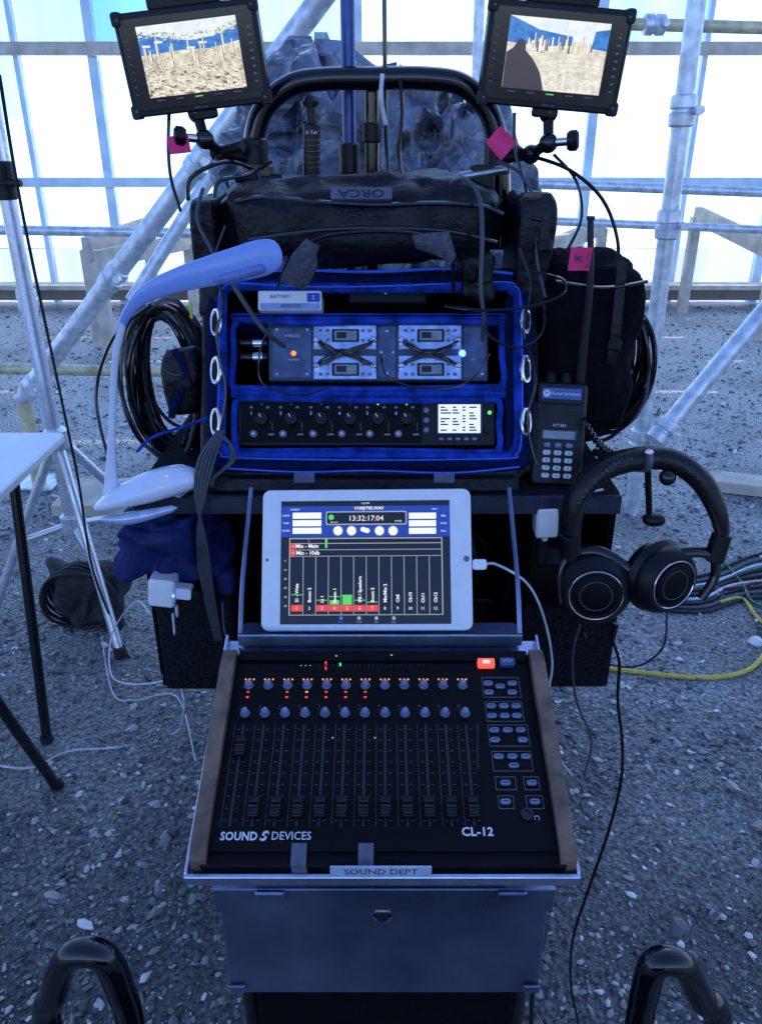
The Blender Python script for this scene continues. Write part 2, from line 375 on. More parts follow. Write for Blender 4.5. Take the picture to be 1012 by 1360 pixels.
def brace(u0,v0,u1,v1,y0,y1):
    mb=MB(); a=W(u0,v0,y0);b=W(u1,v1,y1); mb.tube([a,b],.09,TIMB,seg=4,rb=.045,axis=(0,0,1)); 
    c=b.copy(); mb.box((c.x,c.y,b.z/2-.02),(.08,.08,max(.1,b.z)),TIMB)
    d=a.copy(); mb.box((d.x,d.y,d.z/2-.02),(.08,.08,max(.1,d.z)),TIMB)
    solo(mb,'timber_brace','pale timber kicker brace propping the foot of the wall','timber brace',(c.x,c.y,0),'timber braces along the wall')
brace(925,285,1030,335,7.3,6.2); brace(195,300,115,328,7.3,6.0); brace(800,300,730,330,7.3,6.4); brace(250,320,130,345,7.2,5.8)
mb=MB(); mb.box((0,0,0),(1.2,.14,.05),TIMB); 
p=G(1000,668); mb.v=[V((q.x*math.cos(-.3)-q.y*math.sin(-.3)+p.x+.45,q.x*math.sin(-.3)+q.y*math.cos(-.3)+p.y,q.z+.03)) for q in mb.v]
solo(mb,'timber_plank','pale timber plank lying on the gravel','plank')
mb=MB(); mb.box((0,0,0),(.5,.3,.05),TIMB); p=G(165,668); mb.v=[q+V((p.x,p.y,.03)) for q in mb.v]
solo(mb,'timber_offcut','short pale timber board lying on the gravel','plank')
def couple(mb,p,T):
    T=V(T).normalized(); p=V(p)
    mb.lathe(p-T*.05,T,[(0,.034),(.006,.043),(.040,.045),(.046,.038),(.054,.038),(.06,.045),(.094,.043),(.10,.034)],GALV)
    s=V((1,-.4,0)).normalized(); mb.cyl(p+s*.035-V((0,.05,0)),p+s*.035+V((0,.04,0)),.013,GALV); mb.lathe(p+s*.035-V((0,.065,0)),(0,1,0),[(0,.016),(.014,.016)],GALV,6)
def scaf(pts,r,m,label,clamps=()):
    mb=MB(); P=[V(q) for q in pts]; mb.tube(P,r,m,seg=16,sub=1)
    for k in clamps: couple(mb,P[0].lerp(P[-1],k),P[-1]-P[0])
    solo(mb,'scaffold_tube',label,'scaffold tube',P[0] if P[0].z<P[-1].z else P[-1],'scaffold tubes')
b=V((W(838,680,3.0).x,3.0,0)); top=W(925,0,3.0)
scaf([b,b.lerp(top,1.25)],.031,GALV,'upright galvanised scaffold tube with couplers',(.14,.50,.66))
scaf([b+V((.02,-.09,.35)),W(1080,335,3.1)],.034,GALV,'galvanised diagonal scaffold tube braced to the ground',(.05,))
scaf([W(700,28,4.2),W(1180,42,4.2)],.026,YEL,'yellowish horizontal scaffold tube high on the frame',(.35,))
scaf([W(690,243,4.6),W(1180,262,4.6)],.026,GALV,'thin horizontal galvanised scaffold tube')
scaf([W(690,292,5.0),W(1180,312,5.0)],.024,GALV,'low horizontal galvanised scaffold tube')
scaf([W(-160,303,4.6),W(300,310,4.6)],.026,GALV,'low horizontal galvanised scaffold tube')
scaf([V((W(622,400,5.2).x,5.2,0)),W(640,-80,5.2)],.03,GALV,'distant upright scaffold tube near the wall')
b=V((W(72,600,3.6).x,3.6,0)); t=W(-12,120,3.6)
scaf([b,b.lerp(t,1.6)],.030,GALV,'upright whitish scaffold tube beside the light stand',(.3,))
scaf([W(30,530,3.3),W(470,-60,2.9)],.037,GALV,'long diagonal galvanised scaffold tube crossing behind the cart',(.04,.35,.62))
scaf([W(175,400,3.6),W(420,10,3.9)],.030,GALV,'second diagonal scaffold tube behind the first')
scaf([W(-120,488,3.45),W(260,494,3.45)],.024,YEL,'weathered yellow horizontal scaffold tube near the ground')
mb=MB(); q=W(30,525,3.3); mb.cyl((q.x,q.y,0),q+V((0,0,.05)),.03,YEL); mb.box((q.x,q.y,.01),(.18,.18,.012),GALV)
solo(mb,'scaffold_post','short yellow scaffold post standing on a base plate','scaffold post',(q.x,q.y,0))
# light stand
ls=thing('light_stand','tall steel light stand with spread tripod legs on gravel','light stand',(-.93,2.15,0))
bx=-.93;by=2.15; STEEL=mat('bright_steel',(.76,.80,.86),.3,.6,var=.1)
mb=MB(); mb.cyl((bx,by,.35),(bx-.015,by,1.35),.020,STEEL); mb.cyl((bx-.015,by,1.3),(bx-.04,by,2.4),.016,STEEL); part(mb,'pole',ls)
mb=MB(); mb.cyl((bx-.015,by,1.27),(bx-.015,by,1.36),.028,BP); mb.cyl((bx-.015,by-.02,1.31),(bx+.04,by-.03,1.31),.009,BP); part(mb,'collar',ls)
for z in(.63,.36):
    mb=MB(); mb.cyl((bx,by,z-.03),(bx,by,z+.03),.033,STEEL); part(mb,'bracket',ls)
for ax,ay in((-.32,.0),(.15,-.18),(.26,.38)):
    mb=MB(); f=V((bx+ax,by+ay,.012)); t=V((bx,by,.64)); mb.cyl(f,t,.014,STEEL); mid=f.lerp(t,.45); mb.cyl((bx,by,.36),mid,.010,STEEL); mb.cyl(f-V((0,0,.01)),f+V((0,0,.025)),.019,RUB); part(mb,'leg',ls)
mb=MB(); p=G(112,840); DKC=mat('grey_canvas',(.030,.032,.04),.85,var=.5,scale=30,bump=.8,bscale=60)
mb.blob((p.x,p.y+.08,.10),.12,.09,.095,DKC,e=.8,amp=.05,fr=14,nu=90,nv=60,mode='fold')
for k in range(7): mb.tube([V((p.x+.115*math.cos(a)*(1-.04*k),p.y+.0+.012*k+.01*math.sin(a*3+k),.115+.10*math.sin(a))) for a in [i*math.pi/6 for i in range(12)]],.006,RUB,closed=True,sub=3)
solo(mb,'cable_bag','dark canvas bag with coiled cable on the stand feet','bag')
# table
tb=thing('folding_table','white topped folding table with black metal legs','table',(-1.3,1.5,0))
mb=MB(); mb.box((-1.39,1.42,.74),(1.22,.88,.022),TABLEW,r=.02,b=.004); part(mb,'table_top',tb)
for (a,b2) in(((-.80,1.17,.73),(-.775,1.44,0)),((-.86,1.72,.73),(-.86,1.60,0)),((-1.9,1.17,.73),(-1.92,1.44,0)),((-1.9,1.72,.73),(-1.92,1.60,0))):
    mb=MB(); mb.cyl(b2,a,.0125,BG); mb.cyl(V(b2),V(b2)+V((0,0,.02)),.016,RUB); part(mb,'leg',tb)
# ================================================================ CART
cart=thing('equipment_cart','black carpeted sound cart with metal drawer and tubular handle','equipment cart',(0,.9,0))
SZ=1.0
mb=MB(); mb.box((-.005,1.10,SZ-.012),(.62,.38,.022),CARPET,r=.02,b=.004); part(mb,'shelf',cart)
mb=MB()
mb.box((-.312,1.10,.845),(.012,.33,.285),BF); mb.box((.302,1.10,.845),(.012,.33,.285),BF)
mb.box((-.005,1.26,.845),(.60,.012,.285),BF); mb.box((-.005,1.10,.695),(.62,.34,.014),BF)
mb.box((-.185,1.10,.845),(.008,.30,.28),BF);mb.box((.175,1.10,.845),(.008,.30,.28),BF)
mb.box((-.005,1.12,.80),(.34,.28,.008),BP)
part(mb,'cabinet',cart)
for (u0,v0,u1,v1) in((207,768,322,905),(692,800,802,902)):
    a=W(u0,v0,.925);b=W(u1,v1,.925); mb=MB(); mb.box(((a.x+b.x)/2,.915,(a.z+b.z)/2),(abs(b.x-a.x),.022,abs(a.z-b.z)),CARPET,r=.006,b=.004); part(mb,'pocket_panel',cart)
mb=MB(); mb.box((-.005,.906,SZ-.012),(.612,.008,.024),mat('dark_trim',(.03,.04,.07),.4,.5),r=.002,b=.001); part(mb,'edge_trim',cart)
mb=MB(); hp=[(335,330),(336,240),(337,190),(350,145),(385,114),(430,105),(500,104),(565,104),(612,112),(645,142),(660,185),(664,240),(664,330)]
mb.tube([W(u,v,1.16) for u,v in hp],.0138,BG,seg=14,sub=8); 
for u,v in((337,205),(662,205)):
    p=W(u,v,1.16); mb.cyl(p-V((0,0,.02)),p+V((0,0,.02)),.019,BP)
part(mb,'handle',cart)
mb=MB(); p=W(465,240,1.22); mb.cyl((p.x,1.22,1.0),(p.x,1.22,1.80),.0095,mat('navy_mast_paint',(.025,.06,.22),.25,.4)); mb.cyl((p.x,1.22,1.36),(p.x,1.22,1.40),.015,BP); part(mb,'mast',cart)
mb=MB(); p=W(494,240,1.19); mb.cyl((p.x,1.19,1.0),(p.x,1.19,1.47),.0105,BG); mb.cyl((p.x,1.19,1.40),(p.x,1.19,1.425),.013,BP); part(mb,'mast',cart)
mb=MB(); mb.box((0.005,.80,.35),(.30,.42,.40),BF,r=.01,b=.006); mb.box((.005,.98,.60),(.40,.06,.22),BP)
for sx in(-1,1):
    mb.box((.005+sx*.19,.86,.60),(.02,.30,.09),BP); mb.cyl((.005+sx*.19,.74,.10),(.005+sx*.19,.74,.62),.014,BG)
    mb.cyl((.005+sx*.19,1.12,.10),(.005+sx*.19,1.12,.70),.014,BG)
    mb.box((.005+sx*.186,.72,.66),(.03,.05,.03),ALU)
part(mb,'frame',cart)
for sx in(-1,1):
    for y in(.74,1.12):
        mb=MB(); x=.005+sx*.19; mb.lathe((x-.016,y,.06),(1,0,0),[(0,.03),(.004,.052),(.01,.06),(.022,.06),(.028,.052),(.032,.03)],RUB,28); wh=part(mb,'wheel',cart)
        mb=MB(); mb.lathe((x-.018,y,.06),(1,0,0),[(0,.022),(.036,.022)],GREY); part(mb,'rim',wh)
mb=MB(); mb.box((.003,.735,.645),(.336,.35,.172),ALUD,r=.004,b=.003)
mb.box((.003,.5575,.712),(.342,.006,.030),ALUD,r=.002,b=.001)
mb.box((-.155,.5565,.573),(.018,.004,.012),ALUD);mb.box((.162,.5565,.573),(.018,.004,.012),ALUD)
mb.box((-.11,.552,.722),(.03,.006,.012),ALUD);mb.box((.13,.552,.722),(.03,.006,.012),ALUD)
dr=part(mb,'drawer',cart)
mb=MB(); p=W(508,1218,.558); mb.lathe((p.x,.5605,p.z),(0,-1,0),[(0,.0095),(.002,.0095),(.003,.007)],CHROME); mb.lathe((p.x,.5572,p.z),(0,-1,0),[(0,.006),(.001,.006)],INK); part(mb,'lock',dr)
TF=Frame((0.001,.500,.808),(1,0,0),(0,.2,.066))
mb=MB(TF); mb.plate(0,.135,.352,.27,-.014,-.010,ALU,r=.004); mb.plate(0,.001,.352,.004,-.014,.002,ALU,r=.0015)
mb.plate(-.1745,.135,.003,.266,-.010,.004,ALU); mb.plate(.1745,.135,.003,.266,-.010,.004,ALU)
part(mb,'tray',cart)
a=W(438,1153,.495);b=W(573,1165,.495); LF=Frame(((a.x+b.x)/2,.4965,(a.z+b.z)/2),(1,0,0),(0,0,1)); mb=MB(LF)
mb.plate(0,0,b.x-a.x,.0115,-.001,.0006,mat('pale_label',(.34,.40,.55),.6)); mb.text('SOUND DEPT',0,-.0003,.0008,.0092,INK,sx=1.15); part(mb,'label_strip',cart)
mb=MB(); mb.box((-.12,.66,.765),(.02,.2,.06),ALUD); mb.box((.12,.66,.765),(.02,.2,.06),ALUD); mb.box((0,.86,.80),(.30,.16,.05),BP); part(mb,'tray_support',cart)
# ================================================================ FADER CONTROLLER
MF=Frame((.002,.513,.8265),(1,0,0),(0,.2,.071)); ML=.212; MW=.34
mx=thing('fader_controller','black twelve fader mixing controller with walnut sides on the tray','mixing console',(.002,.6,.81))
mb=MB(MF)
mb.plate(0,ML/2,MW-.026,ML,-.018,0,BPM,r=.002); mb.plate(0,-.004,MW-.012,.016,-.020,-.003,BPM,r=.003,b=.002)
mb.plate(0,ML-.004,MW-.03,.012,-.01,.004,BPM,r=.002)
cols=[331+i*25.73 for i in range(12)]
xs=[MF.px(u,910)[0] for u in cols]
Y=lambda v:MF.px(506,v)[1]
ys0,ys1=Y(962),Y(1098)
for i,x in enumerate(xs):
    mb.plate(x,(ys0+ys1)/2,.0026,ys0-ys1,0,.0006,INK,r=.0012)
    mb.plate(x-.0085,(ys0+ys1)/2,.0003,ys0-ys1,0,.0002,GREYD,r=.0001)
    for k in range(9):
        yy=ys1+(ys0-ys1)*(k+.5)/9; mb.plate(x-.0045,yy,.003,.0003,0,.0003,GREY,r=.0001); mb.plate(x+.0045,yy,.003,.0003,0,.0003,GREY,r=.0001)
    for k in(-1,0,1): mb.plate(x+k*.0042,Y(903)+.0005,.002,.002,0,.0008,EO,r=.001)
    if i in(0,2,3,4,5,6): mb.plate(x,Y(919),.0030,.0018,0,.0006,ERS if i!=3 else EO,r=.0006)
    if i in(0,2,3,4,5,6): mb.plate(x,Y(926),.0026,.0018,0,.0006,ER,r=.0006)
    mb.text(str(i+1),x-.006,Y(938),.0003,.0035,GREY)
    mb.plate(x-.005,Y(942),.006,.0003,0,.0002,GREYD,r=.0001)
for (u,v,m) in((433,882,ER),(433,889,ER),(452,884,EG),(520,873,EG),(447,874,EG)): 
    x,y=MF.px(u,v); mb.plate(x,y,.0018,.0013,0,.0046,m,r=.0006)
for (u,v) in((498,980),(442,980)):
    x,y=MF.px(u,v); mb.plate(x,y,.0012,.0012,0,.0008,EG,r=.0006)
for i in range(28):
    x,y=MF.px(400+i*6,884); mb.plate(x,y,.0012,.0006,0,.0004,EG if i<3 else GREYD,r=.0002)
for i in range(26):
    x,y=MF.px(634,962+i*2.4); mb.plate(x,y,.0012,.0006,0,.0003,GREYD,r=.0002)
mb.fit('SOUND',293,342,1111,.0004,.0108,WHITE,bold=.026); mb.fit('DEVICES',361,413,1110.5,.0004,.0106,WHITE,bold=.003)
sx0,sy0=MF.px(351.5,1110.5)
for sg in(1,-1):
    mb.tube([(sx0+sg*(q[0]*.0030+q[1]*.0012)+sg*.0006,sy0+sg*q[1]*.0036,.0006) for q in((.9,.35),(.35,1.0),(-.6,.85),(-.75,.2),(-.1,.02))],[.0003,.0008,.0012,.0008,.0002],WHITE,seg=6,sub=4)
mb.fit('CL-12',613,655,1105,.0004,.0112,WHITE,bold=.026)
def outline(u0,v0,u1,v1):
    x,y,w,h=MF.R(u0,v0,u1,v1)
    pts=[(x-w/2,y-h/2,.0001),(x+w/2,y-h/2,.0001),(x+w/2,y+h/2,.0001),(x-w/2,y+h/2,.0001)]
    for i in range(4): mb.cyl(pts[i],pts[(i+1)%4],.00025,GREY,seg=6)
for o in((641,900,690,926),(645,932,694,958),(649,963,702,991),(654,998,706,1024),(658,1032,685,1049),(696,1032,716,1049),(662,1057,682,1074),(699,1057,721,1074)): outline(*o)
x,y=MF.px(700,1082); mb.lathe((x,y,0),(0,0,1),[(0,.006),(.002,.006),(.002,.0035),(.0005,.0035)],BG)
x,y=MF.px(713,1088); mb.tube([(x-.002,y-.001,.0004),(x-.0015,y+.0025,.0004),(x+.0015,y+.0025,.0004),(x+.002,y-.001,.0004)],.0003,WHITE,seg=5)
part(mb,'body',mx)
for i,x in enumerate(xs):
    v=993 if i==0 else 1074
    mb=MB(MF); y=Y(v); mb.plate(x,y,.0095,.019,.0008,.006,BP,r=.001,b=.001)
    mb.plate(x,y+.0055,.0085,.006,.006,.0095,BP,r=.001,b=.001); mb.plate(x,y-.0055,.0085,.006,.006,.0095,BP,r=.001,b=.001); mb.plate(x,y,.0085,.0005,.006,.0066,GREY,r=.0001); part(mb,'fader_cap',mx)
    for v2 in(911,948):
        mb=MB(MF); y=Y(v2); mb.lathe((x,y,0),(0,0,1),[(0,.0048),(.0015,.0048),(.0015,.0040),(.007,.0036),(.0078,.0030)],KCAP,20); mb.lathe((x,y,.0),(0,0,1),[(0,.0054),(.0008,.0054)],BG,20)
        mb.plate(x+.001,y+.0015,.0006,.003,.0078,.0081,WHITE,r=.0002); part(mb,'knob',mx)
btn=[(648,908),(664,912),(680,908),(649,920),(680,920),(652,938),(669,938),(685,938),(653,951),(670,951),(686,951),(656,970),(674,970),(691,970),(657,983),(694,983),(662,1005),(680,1005),(698,1005),(682,1017),(671,1040),(706,1040),(671,1065),(710,1065)]
for k,(u,v) in enumerate(btn):
    mb=MB(MF); x,y=MF.px(u,v); mb.plate(x,y,.0100,.0052,0,.0025,KCAP,r=.0026,b=.0007); mb.plate(x,y,.005,.0007,.0025,.0028,INK,r=.0002); part(mb,'button',mx)
mb=MB(MF); x,y=MF.px(645,883); mb.plate(x,y,.018,.0095,.0,.006,ERD,r=.0015); mb.plate(x,y,.008,.0045,.006,.0063,emi('record_core',(1,.75,.7),1),r=.001); part(mb,'record_button',mx,'glowing red record button')
mb=MB(MF); x,y=MF.px(673,882); mb.plate(x,y,.016,.0095,.0,.006,mat('blue_button',(.03,.06,.18),.4),r=.0015); mb.text('STOP',x,y,.0063,.0042,WHITE); part(mb,'button',mx)
for s in(-1,1):
    mb=MB(); mb.M=MF.M
    prof=[(-.012,-.024),(-.010,.003),(.0,.007),(ML-.02,.012),(ML,.008),(ML+.004,-.02)]
    x0=s*(MW/2-.0130);x1=s*(MW/2+.0015)
    n=len(prof); vs=[(x0,a,b) for a,b in prof]+[(x1,a,b) for a,b in prof]
    fs=[tuple(range(n)),tuple(range(2*n-1,n-1,-1))]+[(i,(i+1)%n,(i+1)%n+n,i+n) for i in range(n)]
    mb.add(vs,fs,WOODS); part(mb,'wooden_side_panel',mx)
for u in(397,486):
    mb=MB(MF); x,y=MF.px(u,1136); a=.0015
    pts=[(x,.006,.0012),(x,-.004,-.0005),(x,-.0125,-.003),(x+.001,-.0150,-.014),(x+.001,-.0152,-.024)]
    vs=[];fs=[]
    for p in pts: vs+=[(p[0]-.0068,p[1],p[2]+a),(p[0]+.0068,p[1],p[2]+a)]
    for i in range(len(pts)-1): fs.append((2*i,2*i+1,2*i+3,2*i+2))
    mb.add(vs,fs,GTAPE); solo(mb,'tape_strip','piece of grey tape holding the console to the tray','tape',None,'grey tape strips')
# ================================================================ TABLET
b0=W(487,838,.758); t0=W(485,650,.845)
IF=Frame((b0.x,.758,b0.z),(1,-.02,.018),t0-V((b0.x,.758,b0.z)))
IL=(t0-b0).length; IW=.241
tab=thing('tablet','white framed tablet showing a mixer app, propped on the bracket','tablet',b0)
mb=MB(IF); mb.plate(0,IL/2,IW,IL,-.008,0,WP,r=.009,b=.0012)
mb.plate(IW/2-.006,IL/2,.007,.007,0,.0004,GREY,r=.0035); mb.lathe((-IW/2+.006,IL/2,0),(0,0,1),[(0,.0015),(.0003,.0015)],INK); part(mb,'casing',tab)
mb=MB(IF); z=.0004
def sc(u0,v0,u1,v1,m,z=z,r=.0003): 
    xx,yy,w,h=IF.R(u0,v0,u1,v1); mb.plate(xx,yy,w,h,z-.0002,z,m,r=r,b=.00002)
sc(373,665,598,829,ESC,.0004); sc(374,672,597,713,ENAVY,.0007)
for k,(v) in enumerate((681,691,701)):
    sc(389,v,427,v+8,EW,.001); sc(543,v,579,v+8,EW,.001)
    mb.tx(('SCENE','TAKE','NOTES')[k],380,v+4,.001,.0028,EW); mb.tx(('REEL','DATE','ROLL')[k],589,v+4,.001,.0028,EW)
sc(433,679,540,697,EWD,.0009,.002); sc(434.5,680.5,538.5,695.5,ESC,.0011,.002)
x,y=IF.px(440,687,.0013); mb.lathe((x,y,.001),(0,0,1),[(0,.0032),(.0004,.0032)],EGS)
mb.tx('13:32:17:04',486,688.5,.0014,.0088,EW); mb.tx('24 ND',529,692,.0014,.003,EW); mb.tx('Record',444,693.5,.0014,.0026,EW)
mb.tx('V109J/T05.WAV',490,675,.0011,.0050,EW,bold=True); mb.tx('1:32 PM',485,668.5,.0008,.003,EW); mb.tx('CURRENT',392,677,.0011,.0025,EW); mb.tx('NEXT',577,676,.0011,.0025,EW)
for u in(449,467,504,522):
    x,y=IF.px(u,705); mb.lathe((x,y,.0007),(0,0,1),[(0,.0058),(.0004,.0058)],EWD); mb.lathe((x,y,.0011),(0,0,1),[(0,.0050),(.0003,.0050)],EW)
x,y=IF.px(485,704); mb.plate(x,y,.011,.0055,.0007,.0012,EW,r=.0027,rot=-.3)
sc(384,714,588,817,EWD,.0007); sc(385.5,715.5,586.5,816,ESC,.0009)
sc(386,721,586,722,EWD,.0011); sc(386,729.5,586,730.3,EWD,.0011); sc(386,738,586,738.8,EWD,.0011)
sc(386,722,393,729,ERS,.0013); sc(386,731,393,738,ERS,.0013)
mb.tx('x',389.5,725.5,.0015,.004,EW);mb.tx('x',389.5,734.5,.0015,.004,EW)
mb.tx('Mix - Main',408,725.5,.0013,.0062,EW,bold=True); mb.tx('Mix - 10db',409,734.5,.0013,.0062,EW,bold=True)
sc(432,716,435,728,EGS,.0013); sc(410,716,411,721,ERS,.0013)
names=['S1 - Wide','Boom 2','Lt 1','Boom 1','','IFB / Speakers','Boom 2','Mix/Mix 2','Ch8','Ch10','Ch11','Ch12']
gl=[.42,0,.2,.35,.4,.2,.12,0,0,0,0,0]
for k in range(12):
    u=386+k*16.75
    if k: sc(u-.4,739,u+.5,816,EWD,.0011)
    sc(u+1,803.5,u+15.5,812,ERS if (k<7 and k!=1) else ESC,.0013); mb.tx(str(k+1),u+8,808,.0015,.005,EW)
    if gl[k]>0: sc(u+1,803-gl[k]*32,u+15.5,803-gl[k]*32+1,EGS,.0013)
    if k in(4,): sc(u+2,790,u+14.5,803,EGS,.0013)
    if k in(3,): sc(u+2,797,u+14.5,803,EGS,.0013)
    if names[k]:
        s=names[k]; vf,_=font_mesh(s,True); h=(max(p.x for p in vf)-min(p.x for p in vf))*.0052/2; xx,yy=IF.px(u+8.5,801,.0015); mb.text(s,xx,yy+h+.001,.0015,.0052,EW,rot=math.pi/2,bold=True)
for k in range(6):
    xx,yy=IF.px(379,745+k*12); mb.text(str(-k*10),xx,yy,.0011,.0026,EW)
for k,u in enumerate((453,477,500,523)):
    x,y=IF.px(u,821); mb.lathe((x,y,.0006),(0,0,1),[(0,.0022),(.0003,.0022)],EBLUE if k==0 else EWD,8); mb.tx(('Meters','Tracks','Files','Setup')[k],u,826,.0008,.0024,EBLUE if k==0 else EWD)
part(mb,'screen',tab)
mb=MB(); a=W(318,848,.75);b=W(692,846,.75); z0=a.z
mb.box(((a.x+b.x)/2,.765,z0-.004),(b.x-a.x,.045,.004),ALUD); mb.box(((a.x+b.x)/2,.744,z0+.002),(b.x-a.x,.003,.014),ALU,r=.001)
for q in(a,b): mb.tube([V((q.x,.76,z0)),V((q.x,.80,z0+.05)),V((q.x,.90,z0+.12))],.003,ALUD,seg=6,sub=3)
mb.tube([IF.M@V((-.06,.05,-.011)),IF.M@V((-.06,0,-.02)),V((b0.x-.06,.86,z0-.02))],.004,ALUD); mb.tube([IF.M@V((.06,.05,-.011)),IF.M@V((.06,0,-.02)),V((b0.x+.06,.86,z0-.02))],.004,ALUD)
for x in(-.08,.0,.08): mb.cyl((x,.77,z0-.03),(x,.95,z0-.03),.006,CHROME)
part(mb,'tablet_bracket',cart)
mb=MB(IF); mb.plate(IW/2+.009,IL*.46,.016,.012,-.007,-.001,WP,r=.003); mb.M=Matrix.Identity(4)
P0=IF.M@V((IW/2+.015,IL*.46,-.004))
mb.tube([P0,W(660,750,.83),W(700,775,.84),W(722,820,.85),W(733,880,.86),W(728,930,.88),W(740,1000,.95),W(760,1030,1.1)],.0016,CABW,seg=6)
solo(mb,'charging_cable','thin white charging cable plugged into the tablet','cable')
# ================================================================ BAG + RECORDER + RECEIVERS
BFm=Frame((-.017,.928,1.018),(1,0,0),(0,.103,.22))
bag=thing('audio_bag','black nylon audio bag with blue padded lining, open at front','equipment bag',(-.017,1.0,SZ))
x0,x1=-.198,.182; ht=.243; D=.19
mb=MB(BFm)
mb.plate(x0-.006,ht/2,.014,ht,-D,-.004,BN,r=.004,b=.003); mb.plate(x1+.012,ht/2,.014,ht,-D,-.004,BN,r=.004,b=.003)
mb.plate(-.005,.004,x1-x0+.02,.014,-D,-.004,BN,r=.004); mb.plate(-.005,ht+.003,x1-x0+.02,.014,-D,-.004,BN,r=.004); mb.plate(-.005,ht/2,x1-x0,ht,-D,-D+.01,BF)
mb.plate(-.004,-.012,x1-x0+.01,.026,-.03,.006,BN,r=.008,b=.006)
part(mb,'shell',bag)
def pix(fr,pts,z): return [V((*fr.px(u,v,z),z)) for u,v in pts]
mb=MB(BFm)
def rrp(u0,v0,u1,v1,r,z,sag=0):
    j=lambda:random.uniform(-2,2)
    pts=[(u0+r,v0),(u0*.75+u1*.25,v0+sag*.8),((u0+u1)/2,v0+sag),(u0*.25+u1*.75,v0+sag*.7),(u1-r,v0),(u1-r*.25,v0+r*.25),(u1,v0+r),(u1,(v0+v1)/2),(u1,v1-r),(u1-r*.25,v1-r*.25),(u1-r,v1),((u0+u1)/2,v1+sag*.4),(u0+r,v1),(u0+r*.25,v1-r*.25),(u0,v1-r),(u0,(v0+v1)/2),(u0,v0+r),(u0+r*.25,v0+r*.25)]
    return pix(BFm,[(a+j(),b+j()) for a,b in pts],z)
PIPE=mat('blue_piping',(.03,.11,.70),.4)
mb.tube(rrp(295,380,687,605,22,-.002,4),.0080,BLUE,seg=10,sub=4,closed=True,rb=.0068,axis=(0,0,1))
mb.tube(rrp(284,370,699,617,26,-.004,2),.0088,BLUED,seg=10,sub=4,closed=True)
mb.tube(rrp(277,366,705,621,28,-.012,2),.0080,BN,seg=8,sub=4,closed=True)
mb.tube(rrp(310,426,668,515,12,-.004,2),.0042,BLUE,seg=8,sub=4,closed=True)
mb.tube(rrp(312,529,664,599,12,-.003,2),.0042,BLUE,seg=8,sub=4,closed=True)
part(mb,'padded_rim',bag)
mb=MB(BFm)
mb.tube(pix(BFm,[(286,366),(380,359),(490,361),(600,357),(694,365)],.006),.0020,PIPE,seg=8,sub=5)
mb.tube(pix(BFm,[(300,622),(400,627),(490,625),(600,628),(690,620)],.006),.0013,PIPE,seg=8,sub=5)
mb.tube(rrp(290,376,692,609,22,.006,3),.0010,PIPE,seg=6,sub=4,closed=True)
part(mb,'piping',bag)
mb=MB(BFm)
for v,th in((521,.013),(419,.008)):
    x,y=BFm.px(490,v,0); mb.plate(x,y,.352,th,-.17,-.002,BLUE,r=.004,b=.004)
x,y=BFm.px(487,603,0); mb.plate(x,y,.34,.008,-.17,-.002,BLUE,r=.003)
mb.plate(x0+.006,ht/2,.010,ht-.03,-.17,-.004,BLUED,r=.004); mb.plate(x1-.002,ht/2,.010,ht-.03,-.17,-.004,BLUED,r=.004)
part(mb,'padded_divider',bag)
for u,vs_ in((287,(428,492,560)),(698,(425,490,560))):
    for v in vs_:
        x,y=BFm.px(u,v,.010); mb=MB(BFm); sd_=1 if u<400 else -1
        mb.tube([(x+.0058*math.cos(a),y+.016*math.sin(a),.009+sd_*.005*math.cos(a)) for a in [i*math.pi/6 for i in range(12)]],.0028,CHROME,seg=8,sub=3,closed=True)
        mb.plate(x,y,.011,.026,.002,.008,BN,r=.005); part(mb,'ring_clip',bag)
mb=MB(); strap=[(372,378,.985),(385,345,.965),(420,318,.955),(470,309,.95),(530,308,.95),(575,318,.955),(600,345,.97),(602,385,.985)]
mb.tube([W(*p) for p in strap],.011,BN,seg=8,sub=5,rb=.0022,axis=(0,-1,.15)); part(mb,'carry_strap',bag)
def quadstrip(rows,m,thick=.003):
    mb=MB(); n=len(rows); vs=[]
    for a,b in rows:
        for k in range(5):
            p=a.lerp(b,k/4); p=p+V((0,-.006*math.sin(math.pi*k/4)+.0015*noise.noise(p*90),0)); vs.append(p)
    m0=len(vs); vs+= [p+V((0,thick,-thick*.3)) for p in vs]
    fs=[]
    for i in range(n-1):
        for k in range(4):
            q=i*5+k; fs.append((q,q+1,q+6,q+5)); fs.append((q+m0,q+5+m0,q+6+m0,q+1+m0))
    for i in range(n-1): fs.append((i*5,(i+1)*5,(i+1)*5+m0,i*5+m0)); fs.append((i*5+4,i*5+4+m0,(i+1)*5+4+m0,(i+1)*5+4))
    for k in range(4): fs.append((k,k+m0,k+1+m0,k+1)); q=(n-1)*5+k; fs.append((q,q+1,q+1+m0,q+m0))
    mb.add(vs,fs,m); return mb
y=.943
part(quadstrip([(W(407,316,y),W(424,326,y)),(W(398,326,y-.004),W(420,338,y-.004)),(W(388,338,y-.006),W(422,352,y-.004)),(W(376,362,y-.004),W(415,368,y)),(W(372,372,y),W(405,384,y+.003))],VEL),'velcro_wrap',bag)
part(quadstrip([(W(547,312,y),W(553,330,y)),(W(572,309,y-.003),W(570,335,y-.004)),(W(596,308,y-.002),W(592,345,y-.004)),(W(606,340,y),W(588,362,y))],VEL),'velcro_wrap',bag)
for u in(404,590):
    x,y=BFm.px(u,634,.008); mb=MB(BFm); mb.plate(x,y,.026,.014,.004,.0068,GTAPE,r=.001); part(mb,'tape_tab',bag)
rec=thing('audio_recorder','black field mixer recorder with six knobs and bright display','audio recorder',(-.017,.99,SZ+.02))
mb=MB(BFm); mb.rc(316,531,657,592,-.15,-.006,BP,r=.003,b=.001); Z=-.006
